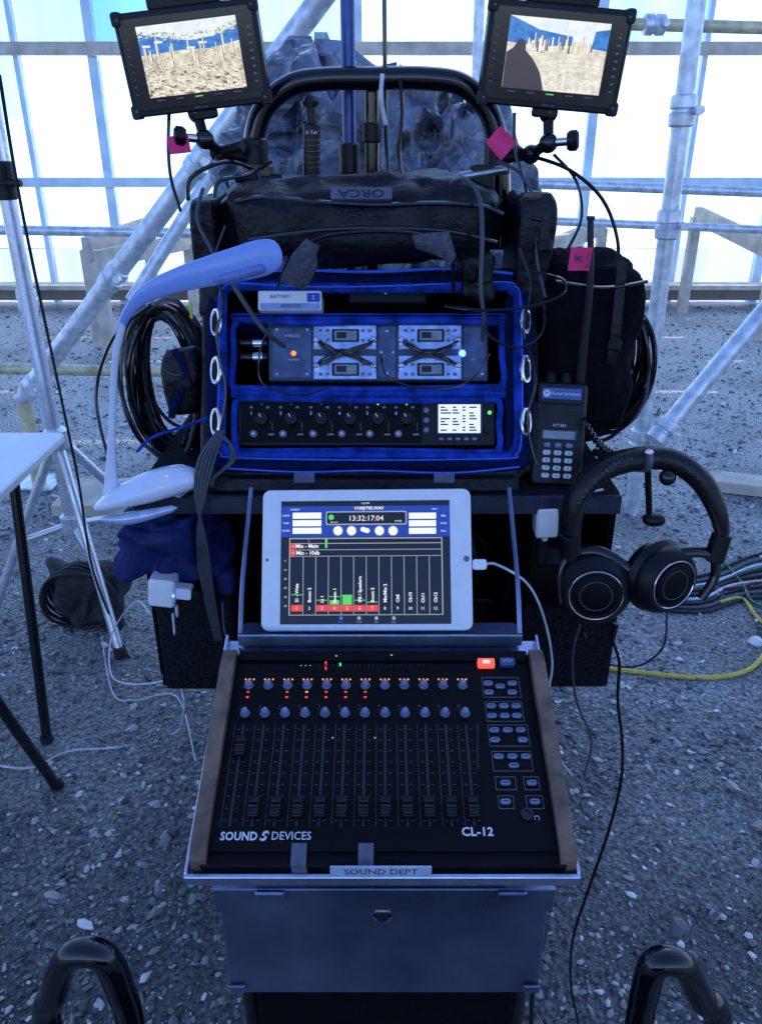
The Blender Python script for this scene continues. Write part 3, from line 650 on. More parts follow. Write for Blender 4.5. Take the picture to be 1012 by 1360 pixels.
mb.rc(320,534,560,588,Z,Z+.0006,BPM)
kn=[348,387,427,465,502,540]
for i,u in enumerate(kn):
    for (du,dv,m) in((-14,541,GREY),(8,541,GREY)):
        x,y=BFm.px(u+du,dv,Z); mb.plate(x,y,.004,.003,Z,Z+.001,KCAP,r=.001)
    mb.tx(str(i+1),u-14,549,Z+.001,.006,WHITE,bold=True); mb.tx('GAIN',u+12,577,Z+.001,.0032,WHITE)
    x,y=BFm.px(u,537,Z); mb.plate(x,y,.0025,.0022,Z,Z+.002,EG if i in(4,5) else GREY,r=.001)
    x,y=BFm.px(u+14,566,Z); mb.plate(x,y,.0007,.012,Z,Z+.001,GREY,r=.0002)
for k in range(3):
    x,y=BFm.px(566,545+k*13,Z); mb.lathe((x,y,Z),(0,0,1),[(0,.0035),(.002,.0035),(.0025,.002)],KCAP)
for k in range(5): 
    x,y=BFm.px(586+k*11,583,Z); mb.plate(x,y,.006,.0035,Z,Z+.0015,KCAP,r=.001)
x,y=BFm.px(650,548,Z); mb.lathe((x,y,Z),(0,0,1),[(0,.0025),(.003,.0022)],EG)
x,y=BFm.px(648,572,Z); mb.lathe((x,y,Z),(0,0,1),[(0,.005),(.006,.0045)],BP)
part(mb,'casing',rec)
for u in kn:
    mb=MB(BFm); x,y=BFm.px(u,556,Z+.01); mb.lathe((x,y,Z),(0,0,1),[(0,.0115),(.003,.0112),(.004,.0095),(.013,.0085),(.0145,.0075)],BP,28); mb.plate(x-.002,y+.004,.0012,.005,Z+.0145,Z+.0149,WHITE,r=.0004,rot=.5); part(mb,'knob',rec)
    mb=MB(BFm); x,y=BFm.px(u-11,576,Z+.004); mb.lathe((x,y,Z),(0,0,1),[(0,.005),(.006,.0045),(.0068,.0035)],KCAP,18); mb.lathe((x,y,Z+.0068),(0,0,1),[(0,.0012),(.0004,.0012)],EWD,8); part(mb,'trim_knob',rec)
mb=MB(BFm); mb.rc(579,534,641,578,Z,Z+.001,BG); mb.rc(582,537,638,575,Z+.001,Z+.0014,emi('lcd_white',(.75,.85,1),1.1))
for k in range(9):
    v=540+k*3.8
    for u,w_ in((585,6+(k*7%5)*2),(601,5+(k*5%4)*2),(614,4),(623,10-(k*3%4)*2)):
        if (k+int(u))%4: mb.rc(u,v,u+w_,v+1.8,Z+.0014,Z+.0016,INK,r=.0001)
part(mb,'display',rec)
rk=thing('wireless_receiver_rack','grey receiver rack with four silver wireless modules in the bag','receiver rack',(-.017,1.02,1.1))
mb=MB(BFm); Z=-.014; mb.rc(357,429,648,506,-.16,Z,GREYB,r=.003,b=.0015); GBF=mat('grey_blue_face',(.08,.11,.20),.3,.3,var=.35,scale=60)
mb.rc(362,433,414,502,Z,Z+.002,GBF); mb.rc(502,433,526,502,Z,Z+.002,GBF); mb.rc(615,433,644,502,Z,Z+.002,GBF)
for u,v in((368,438),(408,438),(368,497),(408,497),(514,440),(514,496),(640,438),(640,497),(522,468),(506,468)):
    x,y=BFm.px(u,v,Z+.002); mb.lathe((x,y,Z+.002),(0,0,1),[(0,.002),(.001,.0015)],CHROME,10)
x,y=BFm.px(390,469,Z+.003); mb.lathe((x,y,Z+.002),(0,0,1),[(0,.0035),(.002,.003)],EO,12)
x,y=BFm.px(614,469,Z+.003); mb.lathe((x,y,Z+.002),(0,0,1),[(0,.0045),(.004,.003)],EB,12)
mb.tx('POWER',390,478,Z+.0026,.004,WHITE); mb.tx('RF',628,478,Z+.0026,.004,WHITE); mb.tx('WIRELESS',388,446,Z+.0026,.0045,WHITE)
part(mb,'casing',rk)
for u0 in(416,529):
    for k,(v0,v1) in enumerate(((431,464),(472,504))):
        mb=MB(BFm); mb.rc(u0,v0,u0+84,v1,Z,Z+.007,SILV,r=.0015,b=.0008)
        a,b_=(438,453) if k==0 else (483,498)
        mb.rc(u0+25,a-1,u0+61,b_+1,Z+.007,Z+.0078,BP); mb.rc(u0+28,a+1,u0+58,b_-1,Z+.0078,Z+.0081,LCD)
        mb.rc(u0+31,a+3,u0+44,b_-4,Z+.0081,Z+.0083,INK)
        for uu in(u0+10,u0+19,u0+66,u0+75):
            for vv in(a+1,b_-1):
                x,y=BFm.px(uu,vv,Z+.007); mb.plate(x,y,.005,.0035,Z+.007,Z+.0085,GREY if (uu+k)%2 else KCAP,r=.001)
        for uu in(u0+4,u0+80):
            x,y=BFm.px(uu,452 if k==0 else 486,Z+.01); mb.lathe((x,y,Z),(0,0,1),[(0,.004),(.014,.004),(.015,.003)],CHROME,12)
        part(mb,'receiver_module',rk)
    mb=MB(BFm)
    jr=lambda q:random.uniform(-q,q)
    for j in range(10):
        up=j%2; sgn=1 if up else -1
        pts=[(u0+5+jr(1.5),468-sgn*16+jr(1)),(u0+17+jr(3),468-sgn*9+jr(2.5)),(u0+33+jr(3),468-sgn*2+jr(2.5)),(u0+50+jr(3),468+sgn*2*(1 if j<6 else -1)+jr(2.5)),(u0+67+jr(3),468+sgn*9*(1 if j<6 else -1)+jr(2.5)),(u0+80+jr(1.5),468+sgn*16*(1 if j<6 else -1)+jr(1))]
        mb.tube([V((*BFm.px(a,b_,Z+.016),Z+.012+jr(.004))) for q,(a,b_) in enumerate(pts)],.0013,BG,seg=6)
    solo(mb,'cable_tangle','short thin black cables bunched across the receiver modules','cables',None,'receiver cables')
for v in(455,474):
    mb=MB(BFm); x,y=BFm.px(310,v,-.02); x2,_=BFm.px(356,v,-.02); mb.cyl((x,y,-.022),(x2,y,-.022),.0062,BG); mb.cyl((x2-.02,y,-.022),(x2-.006,y,-.022),.0066,CHROME); solo(mb,'connector_plug','black metal connector plugged into the receiver rack','connector',None,'connector plugs')
mb=MB(BFm); x,y=BFm.px(515,388,-.01); mb.plate(x,y,.10,.030,-.1,-.006,BP,r=.003,b=.002)
for k in range(6): mb.plate(x-.03+k*.01,y+.008,.004,.002,-.006,-.0055,GREY,r=.001)
xx,yy=BFm.px(512,389,-.006); mb.plate(xx,yy,.003,.002,-.006,-.004,EG,r=.001); solo(mb,'power_distributor','small black power distribution box in the top of the bag','power box')
mb=MB(BFm); mb.rc(343,386,427,412,-.03,.010,WP,r=.002,b=.001); mb.rc(408,389,425,401,.010,.0105,mat('card_blue',(.03,.08,.5),.5)); mb.rc(346,402.5,425,411,.010,.0104,mat('card_blue_grey',(.25,.33,.6),.5))
mb.tx('BATTERY',372,394,.0106,.006,INK); mb.tx('AM07000',386,406.5,.0106,.0065,INK); mb.tx('S',416,395,.0108,.008,WHITE)
solo(mb,'wireless_transmitter','white and blue slim electronic unit tucked under the bag rim','electronic unit')
# top pouch
mb=MB(); a=W(295,300,1.06);b=W(672,300,1.06)
mb.blob(((a.x+b.x)/2,1.115,1.310),(b.x-a.x)/2,.10,.050,BN,e=.5,amp=.020,fr=16,nu=130,nv=70,mode='fold',seed=2)
cx=(a.x+b.x)/2; hw=(b.x-a.x)/2
mb.tube([W(u,v,1.008) for u,v in((312,268),(350,262),(420,268),(500,272),(580,270),(640,274),(668,285))],.0028,BG,seg=6,sub=5)
mb.tube([W(u,v,1.005) for u,v in((330,318),(420,306),(520,303),(600,308),(660,322))],.0024,BG,seg=6,sub=5)
top=thing('top_pouch','padded black nylon pouch with zip lying on the bag','pouch',(cx,1.1,1.26))
part(mb,'body',top)
LFm=Frame(W(480,257,1.005),(1,0,0),(0,.25,.5)); mb=MB(LFm); mb.plate(0,0,.072,.014,-.014,.001,mat('badge_grey',(.08,.10,.16),.5),r=.001); mb.text('ORCA',0,0,.0014,.013,mat('badge_letter',(.012,.012,.016),.6),rot=math.pi,sx=1.5,bold=True); part(mb,'badge',top)
def pouch(u0,v0,u1,v1,y,dy,m,name,label,e=.5,amp=.010,stripe=None):
    a=W(u0,v0,y);b=W(u1,v1,y); mb=MB(); mb.blob(((a.x+b.x)/2,y+dy/2,(a.z+b.z)/2),(b.x-a.x)/2,dy/2,(a.z-b.z)/2,m,e=e,amp=amp,fr=20,nu=80,nv=60,mode='fold',seed=int(u0))
    if stripe: p=W(*stripe[:2],y-.002); mb.box(p,(.004,.004,.022),stripe[2])
    zt=a.z-.012; w2=(b.x-a.x)/2; cx_=(a.x+b.x)/2
    if w2>.02:
        mb.tube([V((a.x+.006,y+.006,zt-.010)),V((cx_,y-.005,zt-.016)),V((b.x-.006,y+.006,zt-.010))],.0022,BG,seg=6)
        mb.tube([V((cx_+w2*.35,y+.004,a.z)),V((cx_+w2*.35,y-.005,(a.z*2+b.z)/3)),V((cx_+w2*.33,y-.004,(a.z+b.z)/2))],.007,BN,seg=6,rb=.002,axis=(1,0,0)); mb.box((cx_+w2*.34,y-.006,(a.z*1.2+b.z*.8)/2),(.018,.008,.014),BP)
    solo(mb,name,label,'pouch')
pouch(246,262,298,425,1.02,.13,BN,'side_pouch','tall black zip pouch hanging beside the bag',e=.32,stripe=(254,412,mat('yellow_tag',(.6,.6,.05),.5)))
pouch(205,468,272,562,1.0,.08,BN,'side_pouch','rounded black pouch with blue trim hung on the bag')
mb=MB(); p=W(222,510,.995); mb.tube([p+V((.014+.012*math.sin(k*.8),-.002,.045-.015*k)) for k in range(7)],.005,BLUED,sub=3,rb=.002,axis=(1,0,0)); solo(mb,'blue_loop_strap','curved blue webbing strap on the pouch','strap')
pouch(690,258,730,420,1.02,.13,BN,'side_pouch','slim black pouch strapped beside the bag',e=.3)
pouch(735,350,836,600,1.0,.16,BF,'side_pouch','large black padded pocket standing on the shelf end',e=.42,amp=.020)
pouch(612,345,656,400,.99,.04,BN,'small_pouch','small square black pouch on the bag top',e=.3)
def coil(uc,vc,ru,rv,y,n,label):
    mb=MB()
    c=W(uc,vc,y); s=.001
    for k in range(n):
        rx=ru*s*random.uniform(.8,1.06); rz=rv*s*random.uniform(.86,1.05); yo=random.uniform(-.05,.05); ph=random.uniform(-.05,.05)
        pts=[c+V((rx*math.cos(a)+ph*.15+.004*noise.noise(V((k,a,0))),yo+.012*math.sin(a*2+k),rz*math.sin(a)+.004*noise.noise(V((a,k,3))))) for a in [i*math.pi/8 for i in range(16)]]
        mb.tube(pts,.0030,BG if k%3 else CABG,seg=6,sub=3,closed=True)
    return solo(mb,'cable_coil',label,'cable coil',None,'cable coils hung on the cart')
coil(226,505,50,108,1.12,36,'large coil of black cable hanging off the cart side'); coil(800,485,56,95,1.14,32,'coil of black cable hanging behind the padded pocket')
# ================================================================ MONITORS
def monitor(u,v,roll,label,kind,arm):
    rnd=random.Random(kind+5)
    r=math.radians(roll); o=W(u,v,1.08)
    fr=Frame(o,(math.cos(r),0,math.sin(r)),(-math.sin(r),-.06,math.cos(r)))
    t=thing('camera_monitor',label,'monitor',o-V((0,0,.06)),'on-cart video monitors')
    mb=MB(fr); w,h=.168,.109
    mb.plate(0,0,w,h,-.026,0,BP,r=.008,b=.002); mb.plate(0,0,w*.93,h*.88,0,.0014,BG,r=.004)
    for sx in(-1,1):
        for sy in(-1,1): mb.box((sx*(w/2-.004),sy*(h/2-.006),-.006),(.012,.016,.018),RUB,r=.004); mb.lathe((sx*(w/2-.005),sy*(h/2-.007),.003),(0,0,1),[(0,.0015),(.0006,.001)],GREY,8)
    mb.box((0,h/2+.008,-.014),(.085,.018,.02),BP,r=.004); mb.box((0,h/2+.024,-.014),(.05,.018,.012),BP,r=.003); mb.box((.0,-h/2-.004,-.014),(.03,.012,.018),BP)
    mb.text('SMALL HD',0,-h/2+.004,.0016,.0035,GREY)
    for k in range(8): mb.plate(-w/2+.011,-.03+k*.008,.003,.0012,.0014,.0017,GREY,r=.0004); mb.plate(w/2-.012,-.03+k*.008,.004,.0022,.0014,.0017,GREY,r=.0004)
    part(mb,'housing',t)
    mb=MB(fr); sw,sh=.118,.074; z=.0015; oy=.002; z2=z+.0006
    mb.plate(0,oy,sw,sh,z,z+.0004,VID1 if kind==0 else VID2,r=.0006)
    X=lambda a:max(-.5,min(.5,a))*sw; Yy=lambda b:oy+max(-.5,min(.5,b))*sh
    cs=[emi('vs_a',(.92,.86,.70),1),emi('vs_b',(.66,.58,.44),1),emi('vs_c',(.16,.13,.10),1),emi('vs_d',(.98,.95,.85),1)]
    def poly(pts,zz,m): mb.add([(X(a),Yy(b),zz) for a,b in pts],[tuple(range(len(pts)))],m)
    def rocks(n,yt,s0,s1,zz):
        for k in range(n):
            b=yt-(yt+.5)*rnd.random()**.8; s=s0+s1*(yt+.02-b); a=rnd.uniform(-.5,.5); m=rnd.choice([cs[0],cs[0],cs[3],cs[1],cs[2]])
            q=[(a+s*math.cos(t_)*rnd.uniform(.5,1.1),b+s*.7*math.sin(t_)*rnd.uniform(.4,1.1)) for t_ in [i*1.047 for i in range(6)]]
            poly(q,zz+k*1e-6,m); poly([(q[3][0],q[3][1]),(q[4][0],q[4][1]),(q[5][0],q[5][1]),(a,b)],zz+k*1e-6+5e-7,cs[2] if rnd.random()<.5 else cs[1])
    if kind==0:
        poly([(-.5,.14),(.5,.14),(.5,.5),(-.5,.5)],z2,VSKY)
        poly([(-.5,.10),(-.1,.12),(.2,.10),(.5,.16),(.5,.38),(.25,.26),(0,.24),(-.5,.40)],z2+.0001,VBLU)
        for k in range(120):
            a=rnd.uniform(-.5,.5); b=.27+.16*abs(a)+rnd.uniform(-.04,.07); s=rnd.uniform(.008,.026); poly([(a-s,b),(a-s*.3,b-s*.6),(a+s,b),(a+s*.2,b+s)],z2+.00012+k*1e-6,emi('video_tree%d'%(k%3),((.28,.33,.22),(.52,.58,.46),(.75,.78,.70))[k%3],1))
        rocks(420,.10,.006,.055,z2+.0003)
        for k in range(22):
            a=rnd.uniform(-.46,.46); b0_=rnd.uniform(-.12,.08); hh=rnd.uniform(.08,.30); cw=rnd.uniform(.007,.014); m=rnd.choice((cs[0],cs[3],cs[1]))
            poly([(a-cw,b0_),(a+cw,b0_),(a+cw*.8,b0_+hh),(a-cw*.8,b0_+hh)],z2+.0012+k*1e-5,m); poly([(a+cw*.2,b0_),(a+cw,b0_),(a+cw*.8,b0_+hh),(a+cw*.2,b0_+hh)],z2+.0012+k*1e-5+5e-6,cs[2] if k%2 else cs[1])
            if k%4==0: poly([(a-cw*1.3,b0_+hh),(a+.07,b0_+hh-.01),(a+.07,b0_+hh+.02),(a-cw*1.3,b0_+hh+.03)],z2+.0012+k*1e-5+6e-6,cs[0])
    else:
        poly([(-.5,.22),(.5,.22),(.5,.5),(-.5,.5)],z2,VSKY)
        poly([(-.5,.5),(-.5,.14),(-.1,.12),(.14,.16),(.14,.28),(-.2,.34)],z2+.0001,VBLU)
        poly([(.34,.14),(.5,.12),(.5,.42),(.36,.38)],z2+.0001,VBLU)
        for q in range(6):
            R0=.22+q*.12; pts=[(.25+R0*math.cos(t_),-.32+R0*.55*math.sin(t_)) for t_ in [math.pi*(.05+.9*i/18) for i in range(19)]]
            pts=[(a,min(.10,b)) for a,b in pts]
            for i in range(18): poly([pts[i],pts[i+1],(pts[i+1][0],pts[i+1][1]-.008),(pts[i][0],pts[i][1]-.008)],z2+.0001+q*1e-5,cs[1])
        for k in range(90):
            b=-.48+.5*rnd.random(); a=rnd.uniform(-.2,.5); s=.004+.02*(.1-b)*rnd.random(); poly([(a-s,b),(a,b-s*.4),(a+s,b),(a,b+s*.5)],z2+.0003+k*1e-6,rnd.choice(cs[:3]))
        for k in range(44):
            a=rnd.uniform(-.32,.40); b0_=rnd.uniform(.02,.10); hh=rnd.uniform(.03,.22); cw=rnd.uniform(.004,.010); m=rnd.choice((cs[0],cs[3],cs[1],cs[2]))
            poly([(a-cw,b0_),(a+cw,b0_),(a+cw*.8,b0_+hh),(a-cw*.8,b0_+hh)],z2+.0006+k*1e-5,m)
        poly([(-.5,.0),(-.44,.06),(-.40,.16),(-.36,.20),(-.32,.16),(-.31,.04),(-.22,-.08),(-.14,-.24),(-.10,-.40),(-.08,-.5),(-.5,-.5)],z2+.0014,emi('video_shadow',(.05,.04,.05),1))
    for k in range(5): mb.plate(-sw*.4+k*sw*.2,oy-sh*.5-.0035,sw*.08,.0012,z,z+.0003,GREY if k!=2 else EGS,r=.0003)
    part(mb,'screen',t)
    a=thing('monitor_arm','black articulated clamp arm holding a monitor to the handle','monitor arm',arm[-1],'monitor arms')
    mb=MB(); P=[W(*q) for q in arm]
    for i in range(len(P)-1): mb.cyl(P[i],P[i+1],.0065,BP)
    for p_ in P: mb.blob(p_,.012,.012,.012,BG,e=1,nu=16,nv=10)
    mb.cyl(P[2]-V((.012,.0,0)),P[2]+V((.03*(-1 if kind else 1),-.02,.01)),.007,BP); mb.cyl(P[-1]-V((0,0,.018)),P[-1]+V((0,0,.018)),.017,BP)
    part(mb,'arm',a)
    mb=MB(); q=P[1]; sgn=1 if kind else -1
    mb.cyl(q,q+V((sgn*.022,-.012,.002)),.005,CHROME)
    mb.lathe(q+V((sgn*.020,-.012,.002)),(sgn,-.2,.1),[(0,.009),(.004,.012),(.012,.012),(.015,.008)],BP,8)
    part(mb,'locking_knob',a)
monitor(256,79,6.0,'small field monitor showing rubble and columns, tilted on arm',0,[(262,150,1.10),(272,185,1.09),(295,205,1.12),(337,212,1.155)])
monitor(737,77,-4.5,'small field monitor showing a paved courtyard, tilted on arm',1,[(728,150,1.10),(728,190,1.09),(705,205,1.12),(662,212,1.155)])
mb=MB(); p=W(345,236,1.12); mb.box(p,(.035,.03,.03),mat('brass_brown_clamp',(.12,.09,.05),.5,.4)); mb.cyl(p+V((-.03,-.01,.0)),p+V((.03,-.01,.0)),.006,BP); solo(mb,'clamp','brownish metal clamp on the handle base','clamp')
mb=MB(); p=W(640,235,1.12); mb.box(p,(.03,.03,.03),BP); mb.cyl(p+V((-.03,-.01,.0)),p+V((.03,-.01,.01)),.006,DULL); solo(mb,'clamp','black metal clamp on the handle base','clamp')
def tag(u,v,w,h,y,rot,label,txt=None):
    fr=Frame(W(u,v,y),(math.cos(rot),.15,math.sin(rot)),(-math.sin(rot),0,math.cos(rot))); mb=MB(fr); n=6
    vs=[];fs=[]
    for i in range(n+1):
        x=-w/2+w*i/n; z=.0025*math.sin(i*1.1); vs+=[(x,-h/2,z),(x,h/2,z)]
    for i in range(n): fs.append((2*i,2*i+2,2*i+3,2*i+1))
    mb.add(vs,fs,PINK)
    if txt: mb.text(txt,-w*.12,0,.0032,.012,INK)
    if txt: mb.text('RENTAL',w*.34,0,.0032,.0055,INK,rot=math.pi/2)
    solo(mb,'pink_tape_flag',label,'tape flag',None,'pink tape flags')
tag(238,192,.026,.020,1.07,.1,'pink tape flag folded round a monitor cable'); tag(665,190,.026,.028,1.05,.8,'pink tape flag folded round a monitor cable'); tag(770,344,.026,.026,.955,-.05,'pink tape flag with handwritten number on the radio antenna','90')
mb=MB(); p=W(414,238,1.12); q=W(414,165,1.12); r_=W(412,135,1.12)
mb.cyl(p,q,.011,BP); mb.cyl(q,r_,.006,BP); mb.lathe(r_,(0,0,1),[(-.006,.010),(0,.0115),(.006,.008)],BG); 
for k in range(6): 
    z=p.lerp(q,.2+k*.1); mb.cyl(z,z+V((0,0,.002)),.0116,BG)
f=Frame(W(414,176,1.107),(1,0,0),(0,0,1)); mb.M=f.M; mb.text('K-Tek',0,0,.0004,.0058,WHITE); solo(mb,'grip_handle','slim black ribbed grip standing behind the pouch','handle grip')
# ================================================================ TARP
tp=thing('plastic_tarpaulin','crumpled grey plastic sheet draped over gear behind the cart','tarpaulin',(0,1.62,0))
def drape(cx,cy,z_top,rb_,seed,pinch):
    rnd=random.Random(seed); nu,nv=280,190; vs=[];fs=[]
    pl=[(rnd.randint(4,13),rnd.random(),rnd.uniform(.4,1)) for _ in range(6)]
    for i in range(nv+1):
        t=i/nv; z=z_top*(1-t**1.15)
        prof=rb_*(pinch+(1-pinch)*(1-math.exp(-t*9)))*(1+.45*t)
        if i==0: prof=.004
        for k in range(nu):
            a=2*math.pi*k/nu
            wv=noise.noise(V((math.cos(a)*2,math.sin(a)*2,t*11+seed)))
            d=0
            for n_,ph,am in pl:
                s_=((a/(2*math.pi)*n_+ph+wv*.9+t*(ph-.5)*7)%1.0); d+=(abs(s_-.5)*2-.5)*am/n_*7
            p3=V((math.cos(a)*prof,math.sin(a)*prof,z))
            cr=abs(noise.noise(p3*8+V((seed,0,0))))+.5*abs(noise.noise(p3*18+V((0,seed,0))))
            r_=prof*(1+.20*d)+.075*(.35-cr)*min(1,t*12)
            vs.append((cx+math.cos(a)*r_*1.15+.03*noise.noise(V((z*4,seed,0))),cy+math.sin(a)*r_,z+(.05*noise.noise(V((math.cos(a)*2.5,math.sin(a)*2.5,seed)))+.03*(.3-cr))*(1 if t<.3 else 0)))
    for i in range(nv):
        for k in range(nu):
            j=(k+1)%nu; fs.append((i*nu+k,i*nu+j,(i+1)*nu+j,(i+1)*nu+k))
    m_=MB(); m_.add(vs,fs,TARP); part(m_,'sheet',tp,angle=50)
drape(-.125,1.68,1.565,.15,3,.30); drape(.03,1.60,1.49,.14,11,.55); drape(.15,1.58,1.45,.12,21,.5)
# ================================================================ LAMP
lp=thing('desk_lamp','white curved LED desk lamp standing on the cart shelf corner','desk lamp',W(200,655,.93))
mb=MB(); pts=[(126,676,.885),(150,664,.885),(195,648,.89),(240,636,.90),(268,638,.905)]
mb.tube([W(*p) for p in pts],[.006,.020,.026,.023,.010],LAMPB,seg=32,sub=10,rb=[.004,.011,.018,.017,.009],axis=(0,1,0),ends=True); 
mb.tube([W(134,690,.875),W(175,688,.872),W(236,674,.875)],[.004,.008,.004],mat('clear_base',(.4,.48,.65),.1,.3),seg=16,ends=True); 
q=W(222,632,.872); mb.cyl(q,q+V((0,-.004,.002)),.002,EWD)
part(mb,'base',lp,angle=85)
AX=(0,1,-.15)
mb=MB(); mb.tube([W(*p) for p in((150,666,.89),(148,628,.89),(149,575,.885),(151,515,.88),(155,468,.872),(164,428,.864))],[.013,.0068,.0044,.0040,.0040,.0042],LAMPB,seg=24,sub=12,axis=AX); part(mb,'neck',lp,angle=85)
mb=MB(); mb.tube([W(*p) for p in((155,468,.872),(164,428,.864),(181,401,.855),(206,384,.843),(240,371,.828),(276,361,.813),(312,352,.80),(346,343,.788),(374,335,.778))],[.0038,.0040,.0042,.0042,.0045,.005,.0052,.005,.0036],LAMPW,seg=32,sub=12,rb=[.0038,.0047,.0072,.0100,.0122,.0142,.0160,.0168,.0125],axis=AX,ends=2); lh=part(mb,'lamp_head',lp,angle=85)
mb=MB(); f=[W(285,371,.803),W(325,361,.79),W(352,353,.784)]; mb.tube([p-V((0,0.004,.001)) for p in f],.0028,mat('led_diffuser',(.10,.17,.45),.3),seg=16,rb=.0045,axis=AX,ends=True); part(mb,'light_strip',lh,angle=85)
for k in range(3):
    c=W(178+k*14,668+k*3,.90); mb=MB(); mb.box((c.x,c.y+.03,1.0015+k*.0012),(.07,.05,.001),PAPER,r=.001,b=.0002); rot=Matrix.Translation(c)@Matrix.Rotation(.25-.3*k,4,'Z')@Matrix.Translation(-c); mb.v=[rot@p for p in mb.v]; solo(mb,'paper_slip','small white paper slip lying under the lamp base','paper',None,'paper slips')
# ================================================================ RADIO
ro=W(737,646,.937); RF=Frame(ro,(1,-.05,-.03),(.03,.045,.13))
rd=thing('two_way_radio','black handheld two-way radio with keypad standing on the shelf','radio',ro)
mb=MB(RF); hh=.133; mb.plate(0,hh/2,.068,hh,-.036,0,BP,r=.008,b=.004); mb.plate(0,.118,.060,.026,0,.003,BP,r=.004,b=.001)
for k in range(7): mb.plate(0,.088+k*.004-.006,.040,.0012,0,.0008,INK,r=.0005)
mb.plate(0,.118,.050,.014,.003,.0042,mat('radio_badge',(.04,.09,.30),.4),r=.002); mb.lathe((-.019,.118,.0042),(0,0,1),[(0,.0045),(.0004,.0045)],WHITE,20); mb.text('M',-.019,.118,.0048,.006,INK); mb.text('Rental Solutions',.005,.118,.0046,.0058,WHITE,sx=.95); mb.text('HT1250',0,.078,.0012,.005,WHITE)
part(mb,'body',rd)
mb=MB(RF); mb.plate(0,.066,.046,.014,0,.002,BG,r=.002); mb.plate(0,.066,.040,.010,.002,.0024,LCD,r=.001); part(mb,'screen',rd)
for r in range(5):
    for c in range(3):
        if r==0: xx,ww=-.014+c*.014,.009
        else: xx,ww=-.014+c*.014,.010
        mb=MB(RF); y=.053-r*.0098; mb.plate(xx,y,ww,.0062,0,.0025,WHITE if r else KCAP,r=.0025,b=.0008)
        if r: mb.text('123456789*0#'[(r-1)*3+c],xx,y,.0028,.0055,INK)
        part(mb,'key',rd)
for xx in(-.012,.008):
    mb=MB(RF); mb.lathe((xx,hh-.002,-.018),(0,1,0),[(0,.009),(.012,.0085),(.015,.007)],BP,12); part(mb,'knob',rd)
mb=MB(); a=RF.M@V((.026,hh-.003,-.018)); b_=W(783,380,.965); c_=W(784,292,.97); mb.tube([a,a.lerp(b_,.5),b_,c_],[.0065,.005,.0042,.0036],RUB,seg=10); mb.cyl(c_,c_+V((0,0,.004)),.005,RUB); part(mb,'antenna',rd)
# ================================================================ HEADPHONES
hp=thing('headphones','black over-ear headphones with silver ringed cups hanging on hook','headphones',W(850,830,.86))
band=[(757,735,.86),(757,700,.865),(766,660,.87),(795,625,.88),(840,608,.89),(890,608,.885),(930,635,.875),(952,675,.865),(959,712,.86),(950,742,.855)]
mb=MB(); mb.tube([W(*p) for p in band],.0060,BP,seg=12,sub=6,rb=.015); part(mb,'yoke_rail',hp)
mb=MB(); mb.tube([W(u,v+3,y-.002) for u,v,y in band[1:9]],[.007,.0115,.0135,.014,.014,.0135,.0115,.007],LEATH,seg=16,sub=8); hb=part(mb,'headband',hp)
mb=MB()
for k,ch_ in enumerate('audio-technica'):
    t=k/13; u=768+ (838-768)*t; v=668-60*math.sin(t*1.45)**.9; y=.855+.016*t
    f=Frame(W(u,v,y),(math.cos(1.15-.95*t),0,math.sin(1.15-.95*t)),(-math.sin(1.15-.95*t),.3,math.cos(1.15-.95*t))); mb.M=f.M; mb.text(ch_,0,0,.0,.0075,GREYD)
part(mb,'lettering',hb)
def cup(u,v,y,nrm,R):
    c=W(u,v,y); n=V(nrm).normalized(); e=MB()
    e.lathe(c-n*.040,n,[(0,R*.72),(.005,R*.99),(.018,R*1.08),(.026,R*.97)],LEATH,36)
    part(e,'ear_pad',hp)
    e=MB(); e.lathe(c-n*.014,n,[(0,R*.98),(.007,R*1.0),(.016,R*.88),(.020,R*.80),(.020,R*.70),(.0195,R*.69)],BP,40)
    e.lathe(c+n*.0055,n,[(0,R*.60),(.0022,R*.60),(.003,R*.57)],BPM,40); a=n.orthogonal().normalized();b=n.cross(a)
    e.tube([c+n*.0085+(a*math.cos(t)+b*math.sin(t))*R*.42 for t in [i*math.pi/10 for i in range(20)]],.0003,GREY,seg=4,sub=3,closed=True)
    ec=part(e,'ear_cup',hp)
    e=MB(); e.tube([c+n*.0068+(a*math.cos(t)+b*math.sin(t))*R*.70 for t in [i*math.pi/10 for i in range(20)]],.0010,CHROME,seg=6,sub=3,closed=True)
    part(e,'ring',ec)
cup(790,788,.835,(-.12,-1,.05),.046); cup(890,774,.835,(.42,-1,.08),.044)
mb=MB(); 
mb.tube([W(757,735,.86),W(744,760,.85),W(745,800,.842)],.007,BG,seg=10,rb=.005); mb.tube([W(757,735,.86),W(795,732,.855),W(835,755,.845)],.007,BG,seg=10,rb=.005); mb.cyl(W(757,710,.86),W(757,744,.86),.012,BP); part(mb,'yoke',hp)
mb=MB(); mb.tube([W(950,740,.855),W(925,733,.85),W(870,738,.845)],.007,BG,seg=10,rb=.005); mb.tube([W(950,740,.855),W(948,768,.85),W(930,795,.845)],.006,BG,seg=10); mb.cyl(W(959,708,.86),W(947,745,.857),.012,BP); part(mb,'yoke',hp)
mb=MB(); mb.cyl(W(818,828,.845),W(812,850,.845),.004,BG); mb.tube([W(*p) for p in((812,848,.845),(822,880,.85),(820,930,.855),(826,985,.86),(824,1040,.86),(806,1110,.86),(780,1185,.86),(760,1250,.86),(758,1310,.86),(768,1360,.86),(772,1400,.87))],.0022,BG,seg=8,sub=6); part(mb,'cable',hp)
